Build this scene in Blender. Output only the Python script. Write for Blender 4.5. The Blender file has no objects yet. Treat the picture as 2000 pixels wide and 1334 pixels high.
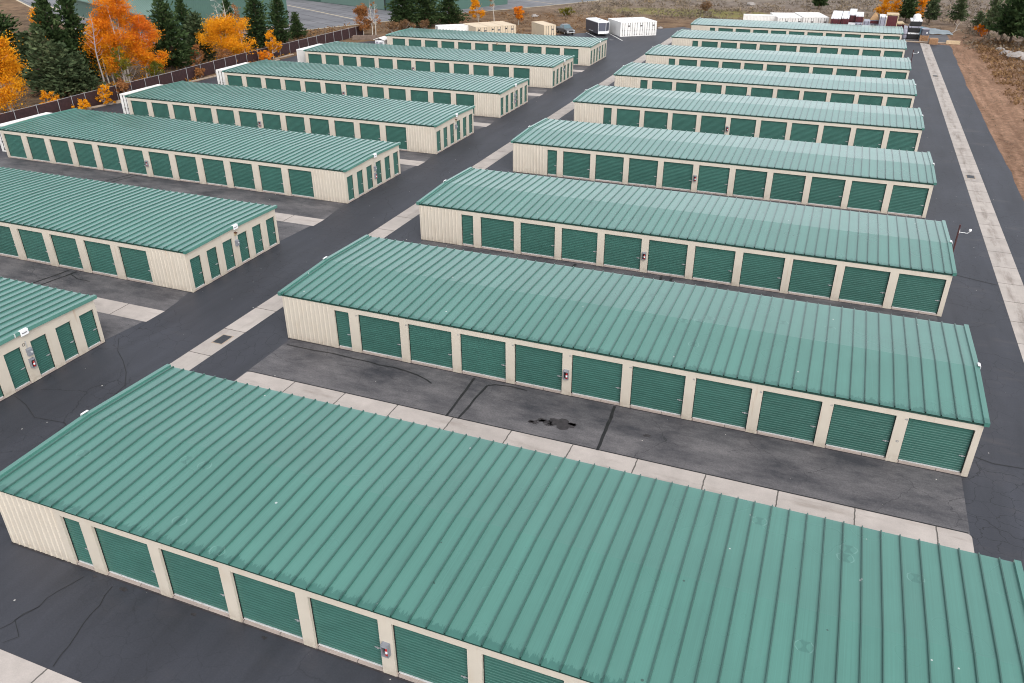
import bpy, math, random
from mathutils import Vector, Matrix
R = math.radians
scene = bpy.context.scene
COL = scene.collection

# ------------------------------------------------------------------ camera, light, exposure
def setup():
    cam = bpy.data.cameras.new("camera"); co = bpy.data.objects.new("camera", cam); COL.objects.link(co)
    yaw, pitch, roll = R(21.7046), R(28.5024), R(-0.17)
    cy, sy, cp, sp = math.cos(yaw), math.sin(yaw), math.cos(pitch), math.sin(pitch)
    fwd = Vector((-sy*cp, cy*cp, -sp)); right = Vector((cy, sy, 0)); up = right.cross(fwd)
    r2 = right*math.cos(roll)+up*math.sin(roll); u2 = up*math.cos(roll)-right*math.sin(roll)
    m = Matrix((r2, u2, -fwd)).transposed().to_4x4(); m.translation = Vector((27.7494, -26.8993, 22.428))
    co.matrix_world = m
    cam.sensor_width = 36; cam.sensor_fit = 'HORIZONTAL'; cam.lens = 1569.95*36/2000
    cam.clip_start = 0.5; cam.clip_end = 6000
    scene.camera = co
SUN_EL, SUN_AZ = 44, 138          # elevation; azimuth from +Y towards +X
def light():
    w = bpy.data.worlds.new("World"); scene.world = w; w.use_nodes = True
    nt = w.node_tree; nt.nodes.clear()
    sky = nt.nodes.new("ShaderNodeTexSky"); sky.sky_type = 'NISHITA'; sky.sun_disc = False
    sky.sun_elevation = R(SUN_EL); sky.sun_rotation = R(SUN_AZ)
    sky.air_density = 1.0; sky.dust_density = 8.0; sky.ozone_density = 1.0; sky.altitude = 1800
    hs = nt.nodes.new("ShaderNodeHueSaturation"); hs.inputs['Saturation'].default_value = 0.22
    bg = nt.nodes.new("ShaderNodeBackground"); bg.inputs['Strength'].default_value = 0.15
    out = nt.nodes.new("ShaderNodeOutputWorld")
    nt.links.new(sky.outputs[0], hs.inputs['Color']); nt.links.new(hs.outputs[0], bg.inputs[0]); nt.links.new(bg.outputs[0], out.inputs[0])
    l = bpy.data.lights.new("sun", 'SUN'); l.energy = 0.8; l.angle = R(50); l.color = (1, .965, .92)
    lo = bpy.data.objects.new("sun", l); COL.objects.link(lo)
    d = Vector((math.sin(R(SUN_AZ))*math.cos(R(SUN_EL)), math.cos(R(SUN_AZ))*math.cos(R(SUN_EL)), math.sin(R(SUN_EL))))
    lo.rotation_euler = d.to_track_quat('Z', 'Y').to_euler(); lo.location = d*100
    vs = scene.view_settings; vs.view_transform = 'Standard'; vs.look = 'None'; vs.gamma = 1; vs.exposure = 0.95; scene.cycles.filter_width = 1.05
setup(); light()

# ------------------------------------------------------------------ helpers: materials
class NG:
    """tiny node graph builder"""
    def __init__(s, name, rough=.6, spec=.5):
        s.m = bpy.data.materials.new(name); s.m.use_nodes = True; s.nt = s.m.node_tree
        s.b = s.nt.nodes["Principled BSDF"]; s.b.inputs['Roughness'].default_value = rough
        s.b.inputs['Specular IOR Level'].default_value = spec
    def n(s, t, **kw):
        x = s.nt.nodes.new(t)
        for k, v in kw.items(): setattr(x, k, v)
        return x
    def put(s, sock, v):
        if isinstance(v, bpy.types.NodeSocket): s.nt.links.new(v, sock)
        else: sock.default_value = v
    def obj(s): return s.n("ShaderNodeTexCoord").outputs['Object']
    def pos(s): return s.n("ShaderNodeNewGeometry").outputs['Position']
    def rnd(s): return s.n("ShaderNodeObjectInfo").outputs['Random']
    def island(s): return s.n("ShaderNodeNewGeometry").outputs['Random Per Island']
    def xyz(s, v):
        x = s.n("ShaderNodeSeparateXYZ"); s.put(x.inputs[0], v); return x.outputs
    def comb(s, x, y, z):
        c = s.n("ShaderNodeCombineXYZ")
        for i, v in enumerate((x, y, z)): s.put(c.inputs[i], v)
        return c.outputs[0]
    def ma(s, op, a, b=0.0, c=0.0, clamp=False):
        x = s.n("ShaderNodeMath", operation=op, use_clamp=clamp)
        for i, v in enumerate((a, b, c)): s.put(x.inputs[i], v)
        return x.outputs[0]
    def vm(s, op, a, b):
        x = s.n("ShaderNodeVectorMath", operation=op); s.put(x.inputs[0], a); s.put(x.inputs[1], b); return x.outputs[0]
    def noise(s, vec, scale, detail=3, rough=.55, dim='3D', out=0, dist=0):
        x = s.n("ShaderNodeTexNoise", noise_dimensions=dim); s.put(x.inputs['Vector'], vec)
        x.inputs['Scale'].default_value = scale; x.inputs['Detail'].default_value = detail; x.inputs['Roughness'].default_value = rough
        x.inputs['Distortion'].default_value = dist
        return x.outputs[out]
    def vor(s, vec, scale, feature='F1', dim='3D', rand=1.0):
        x = s.n("ShaderNodeTexVoronoi", feature=feature, voronoi_dimensions=dim); s.put(x.inputs['Vector'], vec)
        x.inputs['Scale'].default_value = scale; x.inputs['Randomness'].default_value = rand; return x.outputs
    def white(s, v, dim='1D'):
        x = s.n("ShaderNodeTexWhiteNoise", noise_dimensions=dim); s.put(x.inputs['W' if dim == '1D' else 'Vector'], v); return x.outputs[0]
    def rng(s, v, a, b, c=0.0, d=1.0, smooth=False):
        x = s.n("ShaderNodeMapRange"); x.interpolation_type = 'SMOOTHSTEP' if smooth else 'LINEAR'
        s.put(x.inputs[0], v)
        for i, q in enumerate((a, b, c, d)): s.put(x.inputs[i+1], q)
        return x.outputs[0]
    def mix(s, f, a, b, mode='MIX'):
        x = s.n("ShaderNodeMix", data_type='RGBA', blend_type=mode); s.put(x.inputs[0], f)
        for i, v in ((6, a), (7, b)):
            s.put(x.inputs[i], v if isinstance(v, bpy.types.NodeSocket) else (*v[:3], 1))
        return x.outputs[2]
    def ramp(s, f, stops):
        x = s.n("ShaderNodeValToRGB"); s.put(x.inputs[0], f); e = x.color_ramp.elements
        while len(e) < len(stops): e.new(.5)
        for q, (p, c) in zip(e, stops): q.position = p; q.color = (*c, 1)
        return x.outputs[0]
    def scale_col(s, c, f):
        x = s.n("ShaderNodeVectorMath", operation='SCALE'); s.put(x.inputs[0], c if isinstance(c, bpy.types.NodeSocket) else c[:3]); s.put(x.inputs[3], f); return x.outputs[0]
    def base(s, c): s.put(s.b.inputs['Base Color'], c if isinstance(c, bpy.types.NodeSocket) else (*c[:3], 1)); return s
    def rough(s, v): s.put(s.b.inputs['Roughness'], v); return s
    def bump(s, h, strength=.3, dist=.02):
        x = s.n("ShaderNodeBump"); x.inputs['Strength'].default_value = strength; x.inputs['Distance'].default_value = dist
        s.put(x.inputs['Height'], h); s.put(s.b.inputs['Normal'], x.outputs[0]); return s

M = {}
def paint(name, col, rough=.5, var=.12, scale=1.5, dirt=0.0, dirtcol=(.12, .09, .06), metal=0.0, spec=.5):
    g = NG(name, rough, spec); g.b.inputs['Metallic'].default_value = metal
    v = g.vm('ADD', g.obj(), g.comb(g.ma('MULTIPLY', g.rnd(), 57.0), 0, 0))
    f = g.rng(g.noise(v, scale, 4), .25, .75, 1-var, 1+var)
    c = g.scale_col(col, f)
    if dirt:
        d = g.rng(g.noise(g.vm('MULTIPLY', v, (2.2, 2.2, .5)), 1.3, 5), .52, .75, 0, dirt)
        c = g.mix(d, c, dirtcol)
    g.base(c); g.rough(g.rng(g.noise(v, 3, 3), .3, .7, rough-.06, rough+.08)); M[name] = g.m; return g.m

def mat_roof(rib=False):
    g = NG("roof_rib_dark" if rib else "roof_paint", .42, .6)
    off = g.comb(g.ma('MULTIPLY', g.rnd(), 91.3), g.ma('MULTIPLY', g.rnd(), 37.7), 0)
    o = g.obj(); x, y, z = g.xyz(o); p = g.vm('ADD', o, off)
    pan = g.ma('FLOOR', g.ma('DIVIDE', g.ma('SUBTRACT', x, .237), .6190))
    pr = g.white(g.ma('ADD', pan, g.ma('MULTIPLY', g.rnd(), 311.0)))
    f = g.rng(pr, 0, 1, .955, 1.045)
    f = g.ma('MULTIPLY', f, g.rng(g.noise(p, .35, 4), .3, .7, .95, 1.05))
    f = g.ma('MULTIPLY', f, g.rng(g.noise(g.vm('MULTIPLY', p, (34, .22, 1)), 1, 3), .25, .75, .90, 1.09))
    c = g.scale_col((.079, .222, .182), f)
    # chalky faded blotches
    ch = g.rng(g.noise(g.vm('MULTIPLY', p, (1.4, .5, 1)), 1.1, 6, .65), .56, .78, 0, .14)
    c = g.mix(ch, c, (.15, .28, .245))
    # ragged worn edge where ice slides off the front eave
    rag = g.noise(g.comb(g.ma('MULTIPLY', g.ma('ADD', x, g.ma('MULTIPLY', g.rnd(), 53.)), 5.0), g.ma('MULTIPLY', y, .8), 0), 1, 5, .85)
    edge = g.rng(rag, .30, .70, .0, .62)
    em = g.ma('LESS_THAN', g.ma('ADD', y, .12), edge)
    c = g.mix(g.ma('MULTIPLY', em, .62), c, (.024, .115, .092))
    # specks: droppings and dark spots
    v = g.vor(p, .42, dim='2D'); sp = g.ma('LESS_THAN', v['Distance'], g.rng(g.white(v['Color'], '3D'), .35, 1, 0, .021))
    c = g.mix(g.ma('MULTIPLY', sp, .8), c, g.mix(g.ma('GREATER_THAN', g.white(v['Position'], '3D'), .62), (.03, .06, .05), (.6, .62, .6)))
    # oil-canning creases, shade and glint painted in: dark waist, pale brackets, sparse and clustered
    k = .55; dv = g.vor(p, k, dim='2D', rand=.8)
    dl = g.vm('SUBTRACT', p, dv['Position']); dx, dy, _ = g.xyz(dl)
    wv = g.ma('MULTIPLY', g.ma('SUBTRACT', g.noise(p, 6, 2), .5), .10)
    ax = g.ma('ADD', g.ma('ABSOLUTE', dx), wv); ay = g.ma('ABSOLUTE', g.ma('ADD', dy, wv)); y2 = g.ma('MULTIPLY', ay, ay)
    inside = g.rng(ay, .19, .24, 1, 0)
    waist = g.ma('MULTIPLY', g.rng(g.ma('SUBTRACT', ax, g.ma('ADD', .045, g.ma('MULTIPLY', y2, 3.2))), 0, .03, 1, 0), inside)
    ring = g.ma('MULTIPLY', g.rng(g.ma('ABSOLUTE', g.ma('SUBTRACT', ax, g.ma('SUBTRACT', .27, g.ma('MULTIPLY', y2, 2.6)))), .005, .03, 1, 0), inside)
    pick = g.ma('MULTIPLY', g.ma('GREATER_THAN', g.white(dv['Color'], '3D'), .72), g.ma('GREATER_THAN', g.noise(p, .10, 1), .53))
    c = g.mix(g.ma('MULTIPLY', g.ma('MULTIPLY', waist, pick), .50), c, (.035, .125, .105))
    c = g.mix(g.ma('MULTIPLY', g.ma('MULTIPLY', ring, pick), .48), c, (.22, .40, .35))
    if rib: c = g.scale_col(c, .50)  # ribs take the same colours at half tone
    g.base(c); g.b.inputs['IOR'].default_value = 1.6; g.b.inputs['Coat Weight'].default_value = .35; g.b.inputs['Coat Roughness'].default_value = .2
    g.rough(g.rng(g.noise(p, .3, 2), .3, .7, .26, .31))
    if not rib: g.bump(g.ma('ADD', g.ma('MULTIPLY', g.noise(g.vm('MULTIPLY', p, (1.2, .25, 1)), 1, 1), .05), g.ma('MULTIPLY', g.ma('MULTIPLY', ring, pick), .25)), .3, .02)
    M['roof_rib' if rib else 'roof'] = g.m
def mat_door():
    g = NG("door_paint", .38, .5)
    p = g.vm('ADD', g.obj(), g.comb(g.ma('MULTIPLY', g.rnd(), 77.), 0, 0))
    f = g.ma('MULTIPLY', g.rng(g.rnd(), 0, 1, .93, 1.07), g.rng(g.noise(g.vm('MULTIPLY', p, (.8, 1, 2.2)), 1.2, 4), .25, .75, .88, 1.12))
    c = g.scale_col((.036, .116, .094), f)
    du = g.rng(g.noise(p, 2.4, 5), .55, .8, 0, .22); c = g.mix(du, c, (.08, .16, .14))
    g.base(c); g.rough(g.rng(g.noise(p, 2), .3, .7, .33, .45)); M['door'] = g.m
def mat_asphalt():
    g = NG("asphalt", .58, .5); p = g.pos(); x, y, z = g.xyz(p)
    big = g.noise(p, .09, 5, .6); fine = g.noise(p, 14, 2, .7)
    f = g.ma('MULTIPLY', g.rng(big, .3, .7, .82, 1.18), g.rng(fine, .25, .75, .86, 1.14))
    st = g.noise(g.vm('MULTIPLY', p, (1.2, .16, 1)), .7, 5, .6)
    f = g.ma('MULTIPLY', f, g.rng(st, .3, .7, .80, 1.20))
    c = g.scale_col((.037, .039, .049), f)
    dust = g.rng(g.noise(g.vm('MULTIPLY', p, (.5, 1.4, 1)), .5, 6, .65), .56, .76, 0, .28)
    dust = g.ma('MULTIPLY', dust, g.rng(x, 34, 43, .25, 1.0)); c = g.mix(dust, c, (.17, .14, .12))
    w = g.vm('ADD', p, g.vm('SCALE', g.noise(p, 1.3, 3, out=1), (0, 0, 0)))
    wob = g.noise(p, .9, 4, out=1)
    wv = g.n("ShaderNodeVectorMath", operation='MULTIPLY_ADD'); g.put(wv.inputs[0], wob); wv.inputs[1].default_value = (1.1, 1.1, 0); g.put(wv.inputs[2], p); pw = wv.outputs[0]
    cr1 = g.rng(g.vor(pw, .19, 'DISTANCE_TO_EDGE', '2D')[0], .0, .0075, 1, 0)
    zone = g.rng(g.noise(g.vm('ADD', p, (31, 7, 0)), .06, 2), .46, .54)
    cr2 = g.ma('MULTIPLY', g.rng(g.vor(pw, 1.15, 'DISTANCE_TO_EDGE', '2D')[0], .0, .026, 1, 0), g.rng(g.noise(g.vm('ADD', p, (3, 17, 0)), .12, 2), .44, .51))
    crk = g.ma('MAXIMUM', g.ma('MULTIPLY', cr1, zone), cr2)
    c = g.mix(g.ma('MULTIPLY', crk, g.rng(y, -12, -3, .30, .85)), c, (.007, .007, .009))
    sv = g.vor(p, .55, dim='2D'); sp = g.ma('LESS_THAN', sv['Distance'], g.rng(g.white(sv['Color'], '3D'), .72, 1, 0, .022))
    c = g.mix(sp, c, (.5, .48, .45))
    g.base(c); g.bump(fine, .25, .01); M['asphalt'] = g.m
def mat_alley():
    g = NG("worn_asphalt", .68, .45); p = g.pos()
    fine = g.noise(p, 11, 4, .85); agg = g.noise(g.vm('ADD', p, (9, 4, 0)), 34, 2, .6)
    blotch = g.noise(g.vm('MULTIPLY', p, (.42, .8, 1)), .8, 8, .72)
    streak = g.noise(g.vm('MULTIPLY', p, (.22, 1.3, 1)), 1.0, 5, .65)
    w = g.ma('ADD', g.ma('MULTIPLY', blotch, .8), g.ma('MULTIPLY', streak, .2))
    gy = g.xyz(g.n("ShaderNodeTexCoord").outputs['Generated'])[1]     # paler along the middle of each alley, darker towards its walls
    w = g.ma('ADD', w, g.rng(g.ma('ABSOLUTE', g.ma('SUBTRACT', gy, .42)), .12, .55, .035, -.075))
    c = g.mix(g.rng(w, .34, .66), (.042, .042, .049), (.170, .160, .163))
    c = g.scale_col(c, g.ma('MULTIPLY', g.rng(fine, .25, .75, .66, 1.34), g.rng(agg, .25, .75, .85, 1.15)))
    oil = g.rng(g.noise(p, .55, 6, .7), .66, .72, 0, .5); c = g.mix(oil, c, (.028, .026, .028))
    sv = g.vor(p, .8, dim='2D'); sp = g.ma('LESS_THAN', sv['Distance'], g.rng(g.white(sv['Color'], '3D'), .8, 1, 0, .03)); c = g.mix(sp, c, (.55, .52, .48))
    wob = g.n("ShaderNodeVectorMath", operation='MULTIPLY_ADD'); g.put(wob.inputs[0], g.noise(p, .9, 4, out=1)); wob.inputs[1].default_value = (1.2, 1.2, 0); g.put(wob.inputs[2], p)
    ck = g.ma('MULTIPLY', g.rng(g.vor(wob.outputs[0], .30, 'DISTANCE_TO_EDGE', '2D')[0], 0, .008, 1, 0), g.rng(g.noise(p, .15, 2), .48, .55)); c = g.mix(g.ma('MULTIPLY', ck, .6), c, (.012, .012, .014))
    g.base(c); g.bump(fine, .35, .012); M['alley'] = g.m
def mat_concrete(name, col, jx=None, jy=None, stain=.35):
    g = NG(name, .85, .3); p = g.pos(); x, y, z = g.xyz(p)
    f = g.rng(g.noise(p, .9, 5, .6), .3, .7, .88, 1.1)
    f = g.ma('MULTIPLY', f, g.rng(g.noise(p, 20, 2), .2, .8, .93, 1.07))
    j = None
    for a, q in ((x, jx), (y, jy)):
        if q:
            u = g.ma('DIVIDE', g.ma('SUBTRACT', a, q[1]), q[0])
            f = g.ma('MULTIPLY', f, g.rng(g.white(g.ma('FLOOR', u)), 0, 1, .94, 1.05))
            wob = g.ma('MULTIPLY', g.ma('SUBTRACT', g.noise(p, 3, 3), .5), .03)
            fr = g.ma('ADD', g.ma('SUBTRACT', u, g.ma('ROUND', u)), wob)
            j = g.rng(g.ma('ABSOLUTE', fr), .006, .012, 1, 0)
    c = g.scale_col(col, f)
    sxy = (1.6, .35, 1) if jy else (.35, 1.6, 1)
    s = g.rng(g.noise(g.vm('MULTIPLY', p, sxy), .8, 6, .68), .54, .72, 0, stain); c = g.mix(s, c, (.2, .16, .125))
    if jy:   # tyre-dark, muddy flow line down the middle of the right-hand gutter
        mid = g.rng(g.ma('ABSOLUTE', g.ma('SUBTRACT', x, 40.6)), .1, .55, 1, 0, True)
        mm = g.ma('MULTIPLY', mid, g.rng(g.noise(g.vm('MULTIPLY', p, (1.5, .28, 1)), 1.2, 5, .7), .44, .66, 0, .6)); c = g.mix(mm, c, (.13, .10, .08))
    if j is not None: c = g.mix(g.ma('MULTIPLY', j, .85), c, (.05, .045, .04))
    g.base(c); g.bump(g.noise(p, 25, 2), .15, .01); M[name] = g.m
def mat_ground():
    g = NG("open_ground", .95, .15); p = g.pos(); x, y, z = g.xyz(p)
    n1 = g.noise(p, .05, 5, .6); n2 = g.noise(p, .35, 6, .65); n3 = g.noise(p, 2.6, 4, .7)
    gry = g.mix(g.rng(n2, .35, .65), (.145, .116, .096), (.245, .20, .162))
    brn = g.mix(g.rng(n2, .35, .65), (.11, .066, .040), (.24, .155, .090))
    # orange dirt strip beside the paved lane
    strip = g.mix(g.rng(g.ma('ADD', g.ma('MULTIPLY', g.noise(g.vm('MULTIPLY', p, (2.2, .16, 1)), .6, 5), .5), g.ma('MULTIPLY', g.noise(p, .8, 7, .75), .5)), .38, .62), (.17, .095, .058), (.34, .205, .135))
    xe = g.ma('ADD', x, g.ma('MULTIPLY', g.ma('SUBTRACT', n2, .5), 9.0))
    c = g.mix(g.rng(g.ma('ADD', y, g.ma('MULTIPLY', g.ma('SUBTRACT', n2, .5), 26.)), 158, 200, 0, 1), brn, gry)
    c = g.mix(g.ma('MULTIPLY', g.rng(xe, 48, 58), g.rng(y, 60, 130, .35, .8)), c, gry)
    s = g.ma('MULTIPLY', g.ma('MULTIPLY', g.rng(xe, 41, 43), g.rng(xe, 50, 55, 1, 0)), g.rng(y, 150, 166, 1, 0))
    c = g.mix(s, c, strip)
    dk = g.ma('MULTIPLY', g.rng(x, -62.5, -60.5, 1, 0), g.rng(y, 110, 130, 1, 0))
    c = g.mix(g.ma('MULTIPLY', dk, .7), c, g.mix(g.rng(n2, .4, .62), (.05, .034, .022), (.17, .115, .07)))
    # dry green-yellow patch of grass far behind
    ex = g.ma('DIVIDE', g.ma('SUBTRACT', x, -8.), 22.); ey = g.ma('DIVIDE', g.ma('SUBTRACT', y, 178.), 9.)
    el = g.ma('ADD', g.ma('ADD', g.ma('POWER', ex, 2), g.ma('POWER', ey, 2)), g.ma('MULTIPLY', g.ma('SUBTRACT', n2, .5), 2.4))
    c = g.mix(g.rng(el, .5, 1.1, .75, 0), c, (.20, .19, .055))
    c = g.scale_col(c, g.ma('MULTIPLY', g.rng(n3, .25, .75, .58, 1.4), g.rng(n1, .3, .7, .85, 1.15)))
    g.base(c); g.bump(g.noise(p, 1.4, 6, .7), .8, .12); M['ground'] = g.m
def mat_tarmac():
    g = NG("tarmac", .85, .3); p = g.pos()
    q = g.n("ShaderNodeVectorRotate"); q.rotation_type = 'Z_AXIS'; g.put(q.inputs['Vector'], p); q.inputs['Angle'].default_value = R(30.6); p2 = q.outputs[0]
    x, y, z = g.xyz(p2)
    j = 0
    w = g.ma('MULTIPLY', g.ma('SUBTRACT', g.noise(p2, .6, 3), .5), .4)
    lines = []
    for a, d in ((x, 7.5), (y, 3.8)):
        u = g.ma('DIVIDE', g.ma('ADD', a, w), d); lines.append(g.rng(g.ma('MULTIPLY', g.ma('ABSOLUTE', g.ma('SUBTRACT', u, g.ma('ROUND', u))), d), .10, .22, 1, 0))
    c = g.mix(g.rng(g.noise(p, .12, 5), .3, .7), (.150, .152, .165), (.225, .222, .235))
    c = g.mix(g.ma('MULTIPLY', g.ma('MAXIMUM', *lines), .6), c, (.05, .05, .055))
    g.base(c); M['tarmac'] = g.m
def leaf(name, stops, trans=.25, clump=.9):
    g = NG(name, .8, .08); i = g.island(); n = g.noise(g.obj(), clump, 3)
    f = g.ma('ADD', g.ma('MULTIPLY', i, .55), g.ma('MULTIPLY', g.rng(n, .3, .7), .45))
    c = g.ramp(g.ma('ADD', f, g.ma('MULTIPLY', g.ma('SUBTRACT', g.rnd(), .5), .16)), stops); g.base(c)
    if trans:
        t = g.n("ShaderNodeBsdfTranslucent"); g.put(t.inputs[0], c); mx = g.n("ShaderNodeMixShader"); mx.inputs[0].default_value = trans
        g.nt.links.new(g.b.outputs[0], mx.inputs[1]); g.nt.links.new(t.outputs[0], mx.inputs[2])
        g.nt.links.new(mx.outputs[0], g.nt.nodes["Material Output"].inputs[0])
    M[name] = g.m
def rib_paint(name, col, dirs='xy'):
    paint(name, col, .5, .08, 1.0, .10, (.35, .26, .16))

mat_roof(); mat_roof(True); mat_door(); mat_asphalt(); mat_alley(); mat_ground(); mat_tarmac()
mat_concrete("gutter_concrete", (.47, .42, .385), jx=(3.12, .20), stain=.42)
mat_concrete("lane_concrete", (.44, .395, .36), jy=(3.05, .6), stain=.30)
mat_concrete("slab_concrete", (.38, .315, .28), jx=(1.56, .4), stain=.45)
mat_concrete("kerb_concrete", (.40, .32, .25), stain=.3)
def mat_cream():
    g = NG("cream_cladding", .5, .5); p = g.vm('ADD', g.obj(), g.comb(g.ma('MULTIPLY', g.rnd(), 57.0), 0, 0)); z = g.xyz(g.obj())[2]
    c = g.scale_col((.548, .492, .412), g.rng(g.noise(p, .7, 4), .25, .75, .94, 1.06))
    d = g.rng(g.noise(g.vm('MULTIPLY', p, (2.2, 2.2, .5)), 1.3, 5), .52, .75, 0, .16); c = g.mix(d, c, (.40, .28, .16))
    # splash-back dirt and a few rusty drips
    sp = g.ma('MULTIPLY', g.rng(z, .02, .55, 1, 0), g.rng(g.noise(p, 3.5, 6, .75), .38, .68, 0, .60)); c = g.mix(sp, c, (.23, .165, .115))
    ru = g.rng(g.noise(g.vm('MULTIPLY', p, (3.2, 3.2, .18)), 1.0, 4, .6), .64, .74, 0, .38); c = g.mix(ru, c, (.36, .20, .10))
    g.base(c); g.rough(g.rng(g.noise(p, 3), .3, .7, .44, .58)); M['cream'] = g.m
mat_cream()
paint('eave_shade_green', (.012, .05, .038), .4, .1)
paint('black_gap', (.008, .009, .009), .7, .1)
paint('alu', (.52, .53, .53), .4, .1, 3, .3, metal=.0)
paint('steel', (.48, .49, .50), .4, .1, 4, metal=.4)
paint('white_paint', (.80, .80, .81), .4, .06, 1.5, .10, (.45, .38, .30))
paint('box_white', (.76, .745, .72), .5, .06, .9, .22, (.42, .33, .24))
paint('box_tan', (.60, .49, .355), .5, .07, .9, .20, (.30, .2, .12))
paint('grey_box', (.21, .22, .245), .45, .1, 4)
paint('red', (.42, .018, .02), .3, .1)
paint('ext_black', (.015, .015, .016), .5)
paint('yellow', (.65, .42, .03), .4)
paint('bronze', (.09, .035, .02), .45)
paint('lamp_glass', (.45, .36, .2), .2)
paint('maroon', (.055, .016, .018), .5, .15, 3)
paint('fence_slat', (.034, .013, .014), .75, .35, 2.5)
paint('galv', (.36, .36, .37), .45, .12, 3, metal=.3)
paint('rod', (.13, .12, .115), .5, .15)
paint('line_white', (.62, .62, .60), .8, .15, 3)
paint('line_tan', (.55, .46, .32), .85, .2, 2)
paint('tar', (.017, .017, .018), .6, .4, 3)
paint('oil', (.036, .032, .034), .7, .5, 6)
paint('grate', (.075, .08, .09), .5, .2, 8, metal=.3)
paint('hangar_green', (.062, .125, .103), .5, .06, .5)
paint('hangar_roof', (.13, .21, .18), .5, .06, .5)
paint('bark', (.10, .068, .048), .9, .3, 3)
paint('aspen_bark', (.50, .47, .42), .8, .25, 4)
paint('aspen_dead', (.33, .29, .26), .85, .2, 4)
paint('car_paint', (.115, .12, .125), .3, .05)
paint('glass', (.10, .15, .17), .08, .05)
paint('tyre', (.02, .02, .02), .8)
paint('trailer_dark', (.06, .065, .085), .35, .1)
paint('trailer_panel', (.085, .09, .12), .4, .12)
paint('chrome', (.6, .61, .62), .25, .05, metal=.6)
paint('lumber', (.33, .20, .10), .8, .25, 3)
paint('lumber_pale', (.55, .42, .27), .8, .2, 3)
paint('plywood', (.36, .20, .105), .75, .2, 2)
paint('wrap_white', (.74, .74, .76), .35, .08, 2, .1)
paint('wrap_maroon', (.085, .014, .02), .35, .2, 2)
paint('wrap_black', (.012, .012, .014), .35, .3, 2)
paint('wrap_grey', (.30, .30, .36), .35, .2, 2)
paint('tarp_blue', (.13, .25, .33), .5, .2, 1.5)
paint('tarp_grey', (.25, .29, .31), .6, .22, .6)
paint('stone', (.30, .27, .25), .9, .25, 2)
paint('block_brown', (.20, .145, .115), .9, .3, 3)
leaf('pine_leaf', [(.05, (.010, .021, .009)), (.42, (.031, .056, .020)), (.75, (.062, .098, .036)), (1, (.115, .145, .058))], .15, .7)
leaf('pine_pale', [(.05, (.022, .036, .018)), (.42, (.062, .090, .042)), (.75, (.115, .145, .070)), (1, (.17, .19, .095))], .15, .7)
leaf('aspen_gold', [(.0, (.40, .15, .012)), (.4, (.74, .31, .014)), (.8, (.84, .42, .02)), (1, (.74, .42, .06))], .35, .6)
leaf('aspen_orange', [(.0, (.42, .10, .012)), (.4, (.72, .22, .014)), (.75, (.80, .31, .016)), (1, (.70, .36, .04))], .35, .45)
leaf('aspen_red', [(.0, (.40, .09, .016)), (.5, (.72, .19, .02)), (1, (.74, .28, .05))], .35, .5)
leaf('aspen_rust', [(.0, (.16, .07, .03)), (.5, (.36, .16, .06)), (1, (.50, .24, .09))], .3, .6)
leaf('olive_leaf', [(.0, (.05, .06, .012)), (.5, (.15, .15, .02)), (1, (.33, .25, .03))], .3, .6)
leaf('sage', [(.0, (.085, .068, .052)), (.45, (.19, .155, .12)), (.8, (.30, .23, .15)), (1, (.32, .22, .10))], .1, .1)
leaf('brush', [(.0, (.09, .05, .03)), (.5, (.20, .115, .06)), (1, (.34, .21, .10))], .15, .3)

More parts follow.
